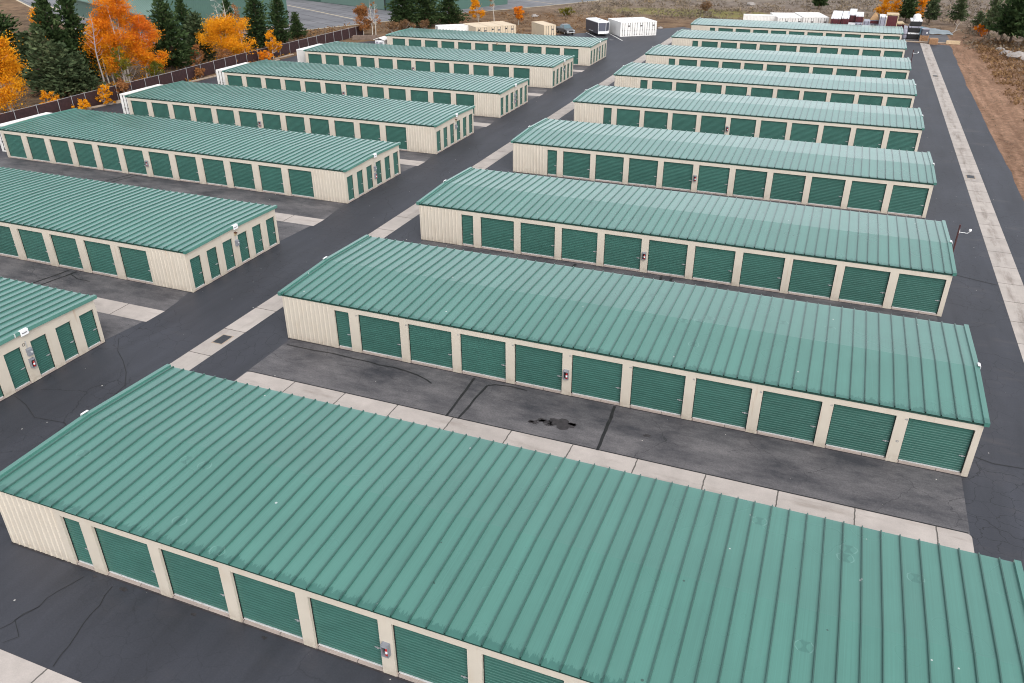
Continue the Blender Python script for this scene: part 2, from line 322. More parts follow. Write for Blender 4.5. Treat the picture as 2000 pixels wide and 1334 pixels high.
# ------------------------------------------------------------------ helpers: meshes and objects
class MB:
    def __init__(s): s.v = []; s.f = []
    def box(s, x0, x1, y0, y1, z0, z1):
        b = len(s.v); s.v += [(x, y, z) for z in (z0, z1) for y in (y0, y1) for x in (x0, x1)]
        s.f += [tuple(b+i for i in q) for q in ((0, 2, 3, 1), (4, 5, 7, 6), (0, 1, 5, 4), (2, 6, 7, 3), (0, 4, 6, 2), (1, 3, 7, 5))]; return s
    def quad(s, *p):
        b = len(s.v); s.v += [tuple(q) for q in p]; s.f.append(tuple(range(b, b+len(p)))); return s
    def prism(s, pts, axis, a, c):
        """closed outline (u,w) extruded along an axis from a to c"""
        def P(u, w, t): return {'x': (t, u, w), 'y': (u, t, w), 'z': (u, w, t)}[axis]
        b = len(s.v); n = len(pts); s.v += [P(u, w, a) for u, w in pts]+[P(u, w, c) for u, w in pts]
        s.f.append(tuple(b+i for i in range(n))); s.f.append(tuple(b+n+i for i in reversed(range(n))))
        for i in range(n): j = (i+1) % n; s.f.append((b+i, b+n+i, b+n+j, b+j))
        return s
    def sheet(s, prof, along, ts):
        """open profile [(u,w)] swept along rows ts=[(t,dw)]: along='x' -> verts (t,u,w)"""
        b = len(s.v); n = len(prof)
        for t, dw in ts:
            for u, w in prof: s.v.append({'x': (t, u, w+dw), 'y': (u, t, w+dw), 'z': (u, w+dw, t)}[along])
        for r in range(len(ts)-1):
            for i in range(n-1): a = b+r*n+i; s.f.append((a, a+1, a+n+1, a+n))
        return s
    def tube(s, pts, rad, seg=6, cap=True):
        pts = [Vector(p) for p in pts]; b = len(s.v)
        if not isinstance(rad, (list, tuple)): rad = [rad]*len(pts)
        for i, p in enumerate(pts):
            d = (pts[min(i+1, len(pts)-1)]-pts[max(i-1, 0)]).normalized()
            u = d.cross(Vector((0, 0, 1)) if abs(d.z) < .9 else Vector((1, 0, 0))).normalized(); w = d.cross(u)
            for k in range(seg):
                a = 2*math.pi*k/seg; s.v.append(tuple(p+(u*math.cos(a)+w*math.sin(a))*rad[i]))
        for i in range(len(pts)-1):
            for k in range(seg):
                q = (k+1) % seg; s.f.append((b+i*seg+k, b+i*seg+q, b+(i+1)*seg+q, b+(i+1)*seg+k))
        if cap:
            s.f.append(tuple(b+k for k in reversed(range(seg)))); e = b+(len(pts)-1)*seg; s.f.append(tuple(e+k for k in range(seg)))
        return s
    def lathe(s, prof, seg=16, c=(0, 0, 0), axis='z'):
        b = len(s.v); n = len(prof)
        for r, h in prof:
            for k in range(seg):
                a = 2*math.pi*k/seg; q = (r*math.cos(a), r*math.sin(a), h)
                if axis == 'y': q = (q[0], q[2], q[1])
                if axis == 'x': q = (q[2], q[0], q[1])
                s.v.append((q[0]+c[0], q[1]+c[1], q[2]+c[2]))
        for i in range(n-1):
            for k in range(seg): j = (k+1) % seg; s.f.append((b+i*seg+k, b+i*seg+j, b+(i+1)*seg+j, b+(i+1)*seg+k))
        s.f.append(tuple(b+k for k in reversed(range(seg)))); s.f.append(tuple(b+(n-1)*seg+k for k in range(seg))); return s
    def mesh(s, name, mat, bevel=0, smooth=False):
        me = bpy.data.meshes.new(name); me.from_pydata(s.v, [], s.f); me.update()
        if mat: me.materials.append(M[mat] if isinstance(mat, str) else mat)
        if smooth:
            for p in me.polygons: p.use_smooth = True
        return me
    def build(s, name, mat, parent=None, bevel=0, smooth=False, loc=None):
        o = bpy.data.objects.new(name, s.mesh(name, mat, smooth=smooth)); COL.objects.link(o)
        if parent: o.parent = parent
        if loc: o.location = loc
        if bevel:
            m = o.modifiers.new("bevel", 'BEVEL'); m.width = bevel; m.segments = 2; m.limit_method = 'ANGLE'
        return o
def inst(name, me, parent, loc=(0, 0, 0), rz=0, sc=None):
    o = bpy.data.objects.new(name, me); COL.objects.link(o); o.parent = parent; o.location = loc; o.rotation_euler.z = rz
    if sc: o.scale = sc
    return o
def tag(o, label=None, cat=None, group=None, kind=None):
    for k, v in (('label', label), ('category', cat), ('group', group), ('kind', kind)):
        if v: o[k] = v
    return o
def thing(name, label, cat, loc=(0, 0, 0), rz=0, group=None):
    o = bpy.data.objects.new(name, None); o.empty_display_size = .3; COL.objects.link(o); o.location = loc; o.rotation_euler.z = rz
    return tag(o, label, cat, group)
def copy_tree(o, parent=None):
    c = o.copy(); COL.objects.link(c)
    if parent: c.parent = parent
    for ch in list(o.children): copy_tree(ch, c)
    return c
def struct(name, mb, mat): return tag(mb.build(name, mat), kind='structure')
rs = random.Random(11)

# ------------------------------------------------------------------ ground
def sstep(a, b, x): t = max(0, min(1, (x-a)/(b-a))); return t*t*(3-2*t)
def hgt(x, y):
    n = math.sin(x*.21+1.3)*math.cos(y*.17)+.6*math.sin(x*.47+y*.39)+.4*math.sin(x*.9-y*.8+2)
    e = sstep(46, 56, x)*sstep(20, 60, y)
    h = -.03+e*(.35+.22*n)
    h += sstep(60, 120, x)*2.5+sstep(205, 330, y)*3.0
    h += sstep(152, 165, y)*sstep(-35, -20, x)*(.12*n)
    bank = sstep(-73.5, -70, x)*0
    return h+bank
def ground():
    xs = [-2500, -1200, -600, -380]+[-260+4*i for i in range(76)]+[44.5+1.5*i for i in range(30)]+[92+4*i for i in range(12)]+[160, 260, 600, 1200, 2500]
    ys = [-2000, -800, -300, -120, -60]+[-40+3*i for i in range(90)]+[232, 240, 260, 300, 340, 420, 700, 1400, 3000]
    mb = MB(); nx = len(xs)
    for y in ys:
        for x in xs: mb.v.append((x, y, hgt(x, y)))
    for j in range(len(ys)-1):
        for i in range(nx-1): a = j*nx+i; mb.f.append((a, a+1, a+nx+1, a+nx))
    o = struct("ground", mb, 'ground')
    for p in o.data.polygons: p.use_smooth = True
def flat(name, mat, poly, z):
    mb = MB(); mb.quad(*[(x, y, z) for x, y in poly]); return struct(name, mb, mat)
def rect(name, mat, x0, x1, y0, y1, z): return flat(name, mat, [(x0, y0), (x1, y0), (x1, y1), (x0, y1)], z)
RY = [-11.53, 7.07, 24.10, 43.17, 62.13, 79.52, 97.15, 116.02, 133.40]; RW = 9.59; RL = 36.0
LB = [(-6.68, -9.70, 40.0), (10.08, -9.58, 40.0), (29.30, -9.71, 40.0), (45.97, -9.54, 40.15), (63.13, -9.55, 40.1), (82.0, -9.50, 40.2), (100.85, -9.72, 36.3)]; LW = 9.44
def rounded(x0, x1, y0, y1, r, n=4):
    out = []
    for cx, cy, a0 in ((x1-r, y0+r, -90), (x1-r, y1-r, 0), (x0+r, y1-r, 90), (x0+r, y0+r, 180)):
        for k in range(n+1): a = R(a0+90*k/n); out.append((cx+r*math.cos(a), cy+r*math.sin(a)))
    return out
def paving():
    # the sealed lot reaches a wavy edge beside the dirt on the right
    rr = random.Random(3)
    edge = [(44.15+.12*rr.uniform(-1, 1)+sstep(100, 145, y)*.6, y) for y in range(-60, 147, 3)]
    flat("paved_lot", 'asphalt', [(-59.3, -60)]+edge+[(37, 146.2), (2, 147.5), (-5, 152), (-9, 147.6), (-22, 136), (-32, 126), (-46, 117.5), (-56, 112.0), (-59.3, 106)], 0.0)
    rect("gravel_pad", 'alley', 36.3, 45.2, 148.0, 158.0, .004)
    for i in range(1, 9):
        y1 = RY[i]+.02; y0 = RY[i-1]+RW
        rect("alley_paving", 'alley', .2, 35.76, y0, y1, .004)
        m = (y0+y1)/2-.35 if i < 2 else (y0+y1)/2
        flat("drainage_gutter", 'gutter_concrete', rounded(.25, 35.82, m-.8, m+.8, .22), .009)
        s = MB()
        s.quad((.2, m+.8, .012), (35.7, m+.8, .012), (35.7, m+.87, .012), (.2, m+.87, .012)); s.quad((.2, m-.87, .012), (35.7, m-.87, .012), (35.7, m-.8, .012), (.2, m-.8, .012))
        struct("gutter_seam", s, 'tar')
    for i in range(1, 7):
        y1 = LB[i][0]+.02; y0 = LB[i-1][0]+LW; m = (y0+y1)/2
        # worn alley paving with an uneven lip against the newer lane
        poly = [(-52, y0), (-9.9, y0), (-9.62, m-1.2), (-9.38, m+.8), (-9.55, m+2.0), (-9.95, y1), (-52, y1)]
        flat("alley_paving", 'alley', poly, .004)
        rect("drainage_gutter", 'gutter_concrete', -50, -9.36, m-.8, m+.8, .009)
    rect("drainage_gutter", 'lane_concrete', -4.32, -2.80, -60, 146.5, .006)
    rect("drainage_gutter", 'lane_concrete', 39.88, 41.42, -60, 145.2, .006)
    rect("drainage_gutter", 'gutter_concrete', -3, 36, -17.1, -15.53, .010)
    rect("concrete_strip", 'kerb_concrete', 37.2, 46.0, 146.3, 147.6, .012)
    # hand-poured tar over the joints in front of the second building, and elsewhere
    s = MB()
    def ribbon(pts, w, z=.014):
        pts = [Vector((x, y, 0)) for x, y in pts]
        for i in range(len(pts)-1):
            d = (pts[i+1]-pts[i]).normalized(); n = Vector((-d.y, d.x, 0))*w/2; n2 = n*rs.uniform(.8, 1.2)
            a, b, c, e = pts[i]-n, pts[i]+n, pts[i+1]+n2, pts[i+1]-n2
            s.quad(*[(q.x, q.y, z) for q in (a, e, c, b)])
    def wob(p, q, n, amp): return [(p[0]+(q[0]-p[0])*t/n+rs.uniform(-amp, amp), p[1]+(q[1]-p[1])*t/n) for t in range(n+1)]
    ribbon(wob((12.11, 6.9), (12.31, 3.0), 6, .03), .13); ribbon(wob((13.05, 6.4), (12.92, 3.0), 5, .03), .13); ribbon([(13.05, 6.4), (13.4, 6.65), (14.3, 6.8), (15.2, 6.72)], .09, .015)
    ribbon(wob((19.9, 6.95), (20.12, 3.0), 7, .06), .15)
    ribbon([(.41, 6.36), (2.02, 6.33), (3.5, 6.42), (4.9, 6.34), (5.9, 6.34), (6.61, 6.24), (7.54, 6.3), (8.4, 6.19), (9.12, 6.03), (9.78, 5.79), (10.22, 5.53)], .09)
    ribbon(wob((12.4, 23.9), (12.5, 20), 4, .05), .2); ribbon(wob((18.6, 23.9), (18.7, 20), 4, .05), .17); ribbon(wob((19.3, 23.9), (19.4, 20), 4, .05), .17)
    ribbon(wob((-20.3, 9.9), (-20.9, 6.9), 4, .04), .15); ribbon(wob((-19.6, 9.9), (-20.1, 6.9), 4, .04), .15); ribbon([(-19.6, 9.4), (-18.6, 9.0), (-17.4, 8.95)], .07)
    ribbon(wob((-33.5, 29.2), (-34.5, 25.6), 4, .04), .15); ribbon(wob((-32.8, 29.2), (-33.6, 25.6), 4, .04), .15)
    ribbon(wob((4.2, -11.9), (3.4, -15.4), 8, .10), .028); ribbon(wob((5.6, -11.9), (6.6, -15.4), 8, .07), .032)
    ribbon([(3.9, -13.6), (3.6, -14.4), (4.4, -14.9), (4.1, -15.3)], .022)
    ribbon([(-9.3, 3.4), (-8.2, 2.2), (-7.0, 1.4), (-5.9, .5), (-4.9, -.6), (-4.6, -2.0)], .035)
    ribbon([(-9.5, -3.5), (-8.2, -3.9), (-6.8, -4.6), (-5.0, -4.4), (-3.6, -5.2), (-2.0, -5.0)], .03)
    ribbon([(36.1, 9.0), (37.2, 8.6), (38.5, 8.7), (39.8, 8.1)], .05); ribbon([(36.0, 31.8), (37.5, 31.4), (39.8, 30.6)], .06)
    struct("crack_sealant", s, 'tar')
    # dark oil patch
    o = MB()
    for cx, cy, r in ((17.85, 4.45, .52), (17.1, 4.36, .26), (16.85, 4.4, .2), (16.55, 4.08, .22), (16.4, 4.12, .13), (18.4, 4.62, .16), (17.3, 4.15, .16), (22.0, 5.0, .16), (6.1, -11.85, .13), (4.6, -11.75, .08), (9.4, -11.85, .10), (12.4, -11.8, .09)):
        n = 22; ra = [r*rs.uniform(.45, 1.15) for k in range(n)]; o.quad(*[(cx+ra[k]*1.45*math.cos(2*math.pi*k/n), cy+ra[k]*.85*math.sin(2*math.pi*k/n), .016) for k in range(n)])
    struct("oil_stain", o, 'oil')
    # dark strip where paving meets the slabs: joint debris plus painted contact shadow
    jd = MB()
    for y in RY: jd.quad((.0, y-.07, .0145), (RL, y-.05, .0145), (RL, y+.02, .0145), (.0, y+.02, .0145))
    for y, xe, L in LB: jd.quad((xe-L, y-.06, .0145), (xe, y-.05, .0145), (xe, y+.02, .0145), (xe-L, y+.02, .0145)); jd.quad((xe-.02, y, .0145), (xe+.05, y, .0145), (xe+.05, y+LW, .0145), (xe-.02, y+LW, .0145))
    struct("joint_debris_shade", jd, 'oil')
    # painted bays for trailers
    s = MB()
    def line(p, q, w):
        d = (Vector(q)-Vector(p)).normalized(); n = Vector((-d.y, d.x))*w/2
        s.quad(*[(v.x, v.y, .02) for v in (Vector(p)-n, Vector(q)-n, Vector(q)+n, Vector(p)+n)])
    line((-21.5, 137.4), (-17.5, 131.1), .22); line((-16.6, 137.2), (-11.8, 128.9), .22); line((-14.3, 129.0), (-13.6, 129.25), .25)
    struct("parking_line", s, 'line_white')
    # airfield beyond the fence
    flat("airfield_tarmac", 'tarmac', [(-93.4, 87.2), (-72.9, 127.6), (-59.3, 156.6), (-45.6, 179), (-35.2, 199), (-20, 232), (-60, 330), (-420, 330), (-330, 233.5)], .01)
    s = MB()
    def tl(p, q, w):
        d = (Vector(q)-Vector(p)).normalized(); n = Vector((-d.y, d.x))*w/2
        s.quad(*[(v.x, v.y, .025) for v in (Vector(p)-n, Vector(q)-n, Vector(q)+n, Vector(p)+n)])
    tl((-200, 157), (-133, 117), .5); tl((-112, 161), (-76, 139.2), .45); tl((-60, 195), (-44, 184), .3)
    struct("taxiway_line", s, 'line_tan')
    s = MB()
    pts = [(-330, 233.5), (-93.4, 87.2), (-72.9, 127.6), (-59.3, 156.6), (-45.6, 179), (-35.2, 199), (-20, 232)]
    for a, b in zip(pts, pts[1:]):
        d = (Vector(b)-Vector(a)).normalized(); n = Vector((d.y, -d.x))*.55
        s.quad(*[(v.x, v.y, .03) for v in (Vector(a), Vector(a)+n, Vector(b)+n, Vector(b))])
    struct("tarmac_edge", s, 'line_tan')
    # raised kerbs of the planting strip by the fence
    k = MB()
    for x0, y0, x1, y1 in ((-59.75, 49.2, -58.75, 53.4), (-59.75, 67.5, -59.4, 72), (-60.4, 88.5, -60.2, 93.5)): k.prism([(x0, y0), (x1, y1), (x1-.3, y1), (x0-.3, y0)], 'z', 0, .16)
    k.box(-59.6, -59.3, -20, 49.1, -.02, .15); k.box(-59.6, -59.3, 53.5, 67.4, -.02, .15); k.box(-59.6, -59.3, 72.1, 88.3, -.02, .15); k.box(-59.6, -59.3, 93.6, 106, -.02, .15)
    struct("kerb", k, 'kerb_concrete')
ground(); paving()

# ------------------------------------------------------------------ storage buildings
EH = 2.90
def ribbed(mb, x0, x1, z0, z1, y, pitch=.29, h=.03):
    """vertical-ribbed cladding in the plane y, ribs towards -y"""
    n = max(1, round((x1-x0)/pitch)); p = (x1-x0)/n; prof = [(x0, y)]
    for i in range(n):
        c = x0+(i+.5)*p; prof += [(c-.045, y), (c-.022, y-h), (c+.022, y-h), (c+.045, y)]
    prof.append((x1, y)); mb.sheet(prof, 'z', [(z0, 0), (z1, 0)])
def door_mesh(w, h):
    mb = MB(); n = int(h/.122); p = h/n; prof = [(0, 0)]
    for i in range(n):
        z = i*p; prof += [(-.004, z+p*.30), (-.020, z+p*.46), (-.020, z+p*.86), (-.002, z+p*.985)]
    b = len(mb.v)
    for x in (0, w):
        for y, z in prof: mb.v.append((x, y, z))
    k = len(prof)
    for i in range(k-1): mb.f.append((b+i, b+k+i, b+k+i+1, b+i+1))
    return mb.mesh("roller_door", 'door')
DM = {'big': door_mesh(2.63, 2.345), 'narrow': door_mesh(.95, 2.345), 'left': door_mesh(2.42, 2.345), 'end': door_mesh(.99, 2.12)}
DIM = {'big': (2.63, 2.345), 'narrow': (.95, 2.345), 'left': (2.42, 2.345), 'end': (.99, 2.12)}
BAR = {}; TRK = {}
for k, (w, h) in DIM.items():
    mb = MB(); mb.box(0.052, w-.052, -.05, -.001, .0, .042); BAR[k] = mb.mesh("bottom_bar", 'alu')
    mb = MB(); mb.prism([(0, 0), (.028, 0), (.028, h-.04), (w-.028, h-.04), (w-.028, 0), (w, 0), (w, h), (0, h)], 'y', -.045, -.024); TRK[k] = mb.mesh("door_track", 'black_gap')
mb = MB(); mb.box(-.14, .12, -.045, -.027, -.018, .018); mb.box(-.05, .02, -.06, -.027, -.035, .03); LATCH = mb.mesh("latch", 'steel')
def add_door(root, kind, loc, rz=0):
    w, h = DIM[kind]; d = inst("roller_door", DM[kind], root, loc, rz)
    inst("bottom_bar", BAR[kind], d, (0, 0, 0)); inst("door_track", TRK[kind], d); inst("latch", LATCH, d, (w-.16, 0, .88))
    return d
def roof_mesh(L, W, rise, seam0, oe=.10, of=.10):
    mb = MB(); prof = [(-oe, 0)]; x = seam0
    while x > .05: x -= .6190
    x += .6190
    while x < L-.05:
        prof += [(x-.029, 0), (x-.019, .07), (x+.019, .07), (x+.029, 0)]; x += .6190
    prof.append((L+oe, 0))
    rows = [(-of, -.01), (.02, 0), (W/2-.06, rise-.004), (W/2, rise), (W/2+.06, rise-.004), (W-.02, 0), (W+of, -.01)]
    mb.sheet([(u, w+EH+.02) for u, w in prof], 'y', rows)
    # closed ends of the ribs and the soffit below
    return mb
def storage_building(label, loc, L, W, kind, rise):
    root = thing("storage_building", label, "storage building", loc, 0, "green-roofed self storage buildings")
    wall, trim, slab = MB(), MB(), MB()
    # inner core and outer walls; openings only where doors are
    wall.box(.22, L-.22, .24, W-.22, .02, EH-.04)
    doors = []
    D = .20
    if kind == 'R':
        ribbed(wall, .02, 3.17, .05, EH-.05, 0); openings = [('narrow', 3.45)]+[('big', 4.99+3.124*i) for i in range(10)]; left_blank, right_blank = 3.17, L
    else:
        bl = 3.34 if L > 38 else 1.95
        ribbed(wall, L-bl+.10, L-.02, .05, EH-.05, 0); n = int((L-bl)/3.08+.15); openings = [('left', L-bl-2.42-3.087*i) for i in reversed(range(n))]; left_blank, right_blank = 0, L-bl+.10
    hz = 2.46
    if kind == 'R': wall.box(.0, 3.17, .012, D, .0, EH-.06)
    else: wall.box(right_blank, L, .012, D, .0, EH-.06)
    xs = left_blank
    for k, x in openings:
        w, h = DIM[k]
        trim.box(xs, x, -.004, D, 0, EH-.05); doors.append((k, (x, .145, .11), 0))
        trim.box(x, x+w, -.004, D-.04, hz, EH-.05)
        slab.box(x, x+w, .012, .22, -.02, .105)
        xs = x+w
    if xs < right_blank-.001: trim.box(xs, right_blank, -.004, D, 0, EH-.05)
    # sides and back
    def gable(mb, x0, x1, zc):
        mb.prism([(D, zc), (W-.02, zc), (W-.02, EH-.03), (W/2, EH+rise-.03), (D, EH-.03)], 'x', x0, x1)
    if kind == 'R':
        gable(wall, 0, .2, 0); gable(wall, L-.2, L, 0)
    else:
        gable(wall, 0, .2, 0); gable(trim, L-.2, L, 2.24)
        ys = .0
        for i in range(6):
            y = .27+1.595*i
            y0e = max(ys, D+.001)
            if y > y0e: trim.box(L-.2, L, y0e, y, 0, 2.24)
            doors.append(('end', (L-.13, y, .11), math.pi/2)); ys = y+.99
            slab.box(L-.2, L-.012, y, y+.99, -.02, .105)
        trim.box(L-.2, L, ys, W, 0, 2.24)
    wb = MB(); wall.box(.2, L-.2, W-.2, W-.03, 0, EH-.04)
    if kind != 'R':
        pass
    slab.box(.05, L-.05, .20, .24, -.03, -.006)
    if kind != 'R': slab.box(L-.24, L-.195, .1, W-.1, -.028, -.004)
    wall.build("wall", 'cream', root); trim.build("door_frame", 'cream', root); slab.build("floor_slab", 'slab_concrete', root);
    for k, l, rz in doors: add_door(root, k, l, rz)
    ro = roof_mesh(L, W, rise, 35.52 if kind == 'R' else L-.42).build("roof", 'roof', root)
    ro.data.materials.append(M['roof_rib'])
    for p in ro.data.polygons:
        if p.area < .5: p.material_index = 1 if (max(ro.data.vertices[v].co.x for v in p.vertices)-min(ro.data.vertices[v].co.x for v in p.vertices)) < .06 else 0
    # dark strips painted in as shadow under the eaves; caps over the rakes
    f = MB(); f.box(-.08, L+.08, -.032, -.012, EH-.135, EH+.004); f.box(-.08, L+.08, W+.012, W+.032, EH-.135, EH+.004)
    f.box(-.02, L+.02, -.012, W+.012, EH-.045, EH-.036)
    x = 35.52 if kind == 'R' else L-.42
    f.build("eave_shade", 'eave_shade_green', root)
    for x0, x1 in ((-.16, .05), (L-.05, L+.16)):
        r = MB(); r.prism([(-.13, EH-.10), (-.13, EH+.10), (W/2, EH+rise+.11), (W+.13, EH+.10), (W+.13, EH-.10), (W/2, EH+rise-.10)], 'x', x0, x1)
        r.build("rake_trim", 'roof', root)
    return root
RT = ["storage building filling the foreground with a dented green roof", "storage building second from the front in the right-hand row, behind the concrete gutter",
      "storage building third from the front in the right-hand row, beside the nearer maroon pole", "storage building fourth from the front in the right-hand row",
      "storage building fifth from the front in the right-hand row, mid row", "storage building sixth from the front in the right-hand row",
      "storage building seventh from the front in the right-hand row, beside the farther maroon pole", "storage building eighth in the right-hand row, second from its far end",
      "storage building at the far end of the right-hand row, in front of the wrapped stacks"]
LT = ["storage building at lower left, nearest of the left-hand row, cut by the photo edge", "storage building second from the front in the left-hand row, cut by the photo edge",
      "storage building third from the front in the left-hand row, with twelve doors in view", "storage building fourth from the front in the left-hand row",
      "storage building fifth from the front in the left-hand row", "storage building sixth from the front in the left-hand row",
      "storage building at the far end of the left-hand row, in front of the tan containers"]
for y, t in zip(RY, RT): storage_building(t, (0, y, 0), RL, RW, 'R', .17)
for (y, xe, L), t in zip(LB, LT): storage_building(t, (xe-L, y, 0), L, LW, 'L', .10)
# ------------------------------------------------------------------ fittings on the buildings
ROWS = ["first", "second", "third", "fourth", "fifth", "sixth", "seventh", "eighth", "last"]
def cabinet_meshes():
    c = MB(); w, d, h, t = .27, .17, .52, .022
    c.box(-w/2, w/2, -.01, 0, 0, h); c.box(-w/2, -w/2+t, -d, -.01, 0, h); c.box(w/2-t, w/2, -d, -.01, 0, h)
    c.box(-w/2+t, w/2-t, -d, -.01, 0, t); c.prism([(-.01, h), (-d-.02, h-.05), (-d-.02, h-.07), (-.01, h-.03)], 'x', -w/2+t, w/2-t)
    k = MB(); k.box(-w/2+t, w/2-t, -.028, -.011, t, h-.08)
    e = MB(); e.lathe([(.0, .03), (.055, .035), (.06, .06), (.06, .30), (.045, .345), (.02, .365), (.02, .385)], 14, (.035, -.085, 0))
    hd = MB(); hd.box(.01, .06, -.12, -.06, .385, .41); hd.tube([(.035, -.11, .395), (-.03, -.13, .36), (-.05, -.12, .22)], .012, 6)
    lb = MB(); lb.prism([(.035+.064*math.sin(a), -.085-.064*math.cos(a)) for a in (-.9, -.45, 0, .45, .9)]+[(.035+.05*math.sin(a), -.085-.05*math.cos(a)) for a in (.9, 0, -.9)], 'z', .14, .25)
    return [("case", c.mesh("case", 'grey_box')), ("back_pad", k.mesh("back_pad", 'ext_black')), ("extinguisher", e.mesh("extinguisher", 'red', smooth=True)), ("valve", hd.mesh("valve", 'ext_black')), ("paper_label", lb.mesh("paper_label", 'white_paint'))]
CAB = cabinet_meshes()
def cabinet(label, loc, rz=0):
    t = thing("extinguisher_cabinet", label, "fire extinguisher", loc, rz, "fire extinguisher cabinets on the posts")
    ex = None
    for n, me in CAB:
        if n in ("valve", "paper_label"): inst(n, me, ex)
        else:
            o = inst(n, me, t)
            if n == "extinguisher": ex = o
    return t
for i in range(6): cabinet("fire extinguisher cabinet on a front post of the %s right-hand building" % ROWS[i], (17.24, RY[i]-.004, 1.02))
for i in range(2, 6):
    y, xe, L = LB[i]; cabinet("fire extinguisher cabinet on a front post of the %s left-hand building" % ROWS[i], (xe-3.34-3.087*6+.33, y-.004, 1.05))
for i in (0, 2, 4):
    y, xe, L = LB[i]; cabinet("fire extinguisher cabinet on the end wall of the %s left-hand building" % ROWS[i], (xe+.002, y+4.78, .86), math.pi/2)
# white folded signs clipped over the roof edge
sg = MB(); sg.prism([(-.12, .10), (.02, .10), (.05, .07), (.05, -.20), (.03, -.20), (.03, .05), (.01, .075), (-.12, .075)], 'y', -.23, .23)
SIGN = sg.mesh("sign_plate", 'white_paint')
lt = MB(); rr = random.Random(8); u = -.15
while u < .15:
    w_ = rr.uniform(.018, .03); lt.box(.0505, .053, u, u+w_, -.095, -.095+rr.uniform(.05, .07)); u += w_+.012
LETT = lt.mesh("lettering", 'ext_black')
def roof_sign(label, x, y, z, rz):
    t = thing("roof_sign", label, "sign", (x, y, z), rz, "white signs on the roof edges"); t.scale = (1, 1, 1) if x < -1 else (.75, .75, .75); p = inst("sign_plate", SIGN, t); inst("lettering", LETT, t)
    return t
for i, (y, xe, L) in enumerate(LB): roof_sign("white folded sign on the roof edge over the end doors of the %s left-hand building" % ("farthest" if i == 6 else ROWS[i]), xe+.17, y+4.78, EH+.115, 0)
for i, y in enumerate(RY[:8]):
    roof_sign("white folded sign on the left roof edge of the %s right-hand building from the front" % ROWS[i], -.17, y+RW/2, EH+.28, math.pi)
    if i: roof_sign("white folded sign on the right roof edge of the %s right-hand building from the front" % ROWS[i], RL+.17, y+RW/2, EH+.28, 0)
# meter boxes, conduits and porch lamps on the ends of the left row
m1 = MB(); m1.prism([(0, 0), (.14, 0), (.14, .36), (0, .42)], 'y', -.15, .15); METER = m1.mesh("housing", 'grey_box')
m2 = MB(); m2.tube([(.04, -.06, .41), (.04, -.06, .86)], .018, 8); COND = m2.mesh("conduit", 'steel')
m3 = MB(); m3.lathe([(.045, 0), (.05, .03), (.05, .05)], 12, (.14, .04, .2), 'x'); DIAL = m3.mesh("dial", 'alu')
l1 = MB(); l1.prism([(0, .10), (.16, .06), (.17, .02), (0, .02)], 'y', -.09, .09); LCAP = l1.mesh("lamp_cap", 'bronze')
l2 = MB(); l2.prism([(0, .019), (.13, .019), (.05, -.17), (0, -.17)], 'y', -.07, .07); LGL = l2.mesh("lamp_lens", 'lamp_glass')
for i, (y, xe, L) in enumerate(LB):
    t = thing("meter_box", "grey electric meter box between the end doors of the %s left-hand building" % ("farthest" if i == 6 else ROWS[i]), "electric box", (xe+.003, y+4.82, 1.56), 0, "electric boxes on the end walls")
    inst("housing", METER, t); inst("conduit", COND, t); inst("dial", DIAL, t)
    if i in (1, 3, 5):
        t = thing("wall_lamp", "bronze wall lamp above the meter box of the %s left-hand building" % ROWS[i], "lamp", (xe+.003, y+4.82, 2.46), 0, "bronze wall lamps")
        inst("lamp_cap", LCAP, t); inst("lamp_lens", LGL, t)
t = thing("wall_lamp", "small bronze lamp on the door header of the farthest left-hand building", "lamp", (-25.55, 100.84, 2.52), -math.pi/2, "bronze wall lamps"); inst("lamp_cap", LCAP, t); inst("lamp_lens", LGL, t)
# painted letter and door numbers
def text(s_, size, parent, loc, rot, mat='ext_black', name="lettering"):
    cu = bpy.data.curves.new(name, 'FONT'); cu.body = s_; cu.size = size; cu.align_x = 'CENTER'; cu.align_y = 'CENTER'; cu.extrude = .002
    tmp = bpy.data.objects.new("tmp", cu); COL.objects.link(tmp)
    me = bpy.data.meshes.new_from_object(tmp.evaluated_get(bpy.context.evaluated_depsgraph_get())); bpy.data.objects.remove(tmp)
    me.materials.clear(); me.materials.append(M[mat]); o = bpy.data.objects.new(name, me); COL.objects.link(o); o.parent = parent; o.location = loc; o.rotation_euler = rot; return o
blds = [o for o in COL.objects if o.get('category') == 'storage building']
text("D", .24, blds[9], (LB[0][2]+.004, 4.66, 2.24), (R(90), 0, R(90)))
for i in range(10): text(str(39+i), .13, blds[1], (4.90+3.124*i, -.009, 2.36), (R(90), 0, 0), 'grey_box', "door_number")
text("40", .15, blds[1], (32.88, -.009, 1.15), (R(90), 0, 0), 'grey_box', "door_number")
# camera poles
def camera_pole(label, x, y):
    t = thing("camera_pole", label, "pole", (x, y, 0), 0, "maroon camera poles")
    p = MB(); p.tube([(0, 0, 0), (0, 0, 3.25)], .055, 10); p.build("pole", 'maroon', t)
    a = MB(); a.box(.05, .07, -.025, .025, 2.62, 2.90); a.tube([(.07, 0, 2.72), (.55, 0, 2.70), (.66, 0, 2.78)], .02, 8); a.build("arm", 'white_paint', t)
    c = MB(); c.lathe([(.02, .27), (.075, .255), (.09, .21), (.09, .15), (.06, .08), (.02, .05)], 14, (.68, 0, 2.75)); c.build("camera_head", 'white_paint', t, smooth=True)
    b = MB(); b.box(-.11, .11, -.11, .11, 0, .02); b.build("base_plate", 'maroon', t)
camera_pole("maroon pole with white camera beside the third right-hand building", 36.95, 32.5)
camera_pole("maroon pole with white camera beside the seventh right-hand building, far up the lane", 36.95, 112.7)
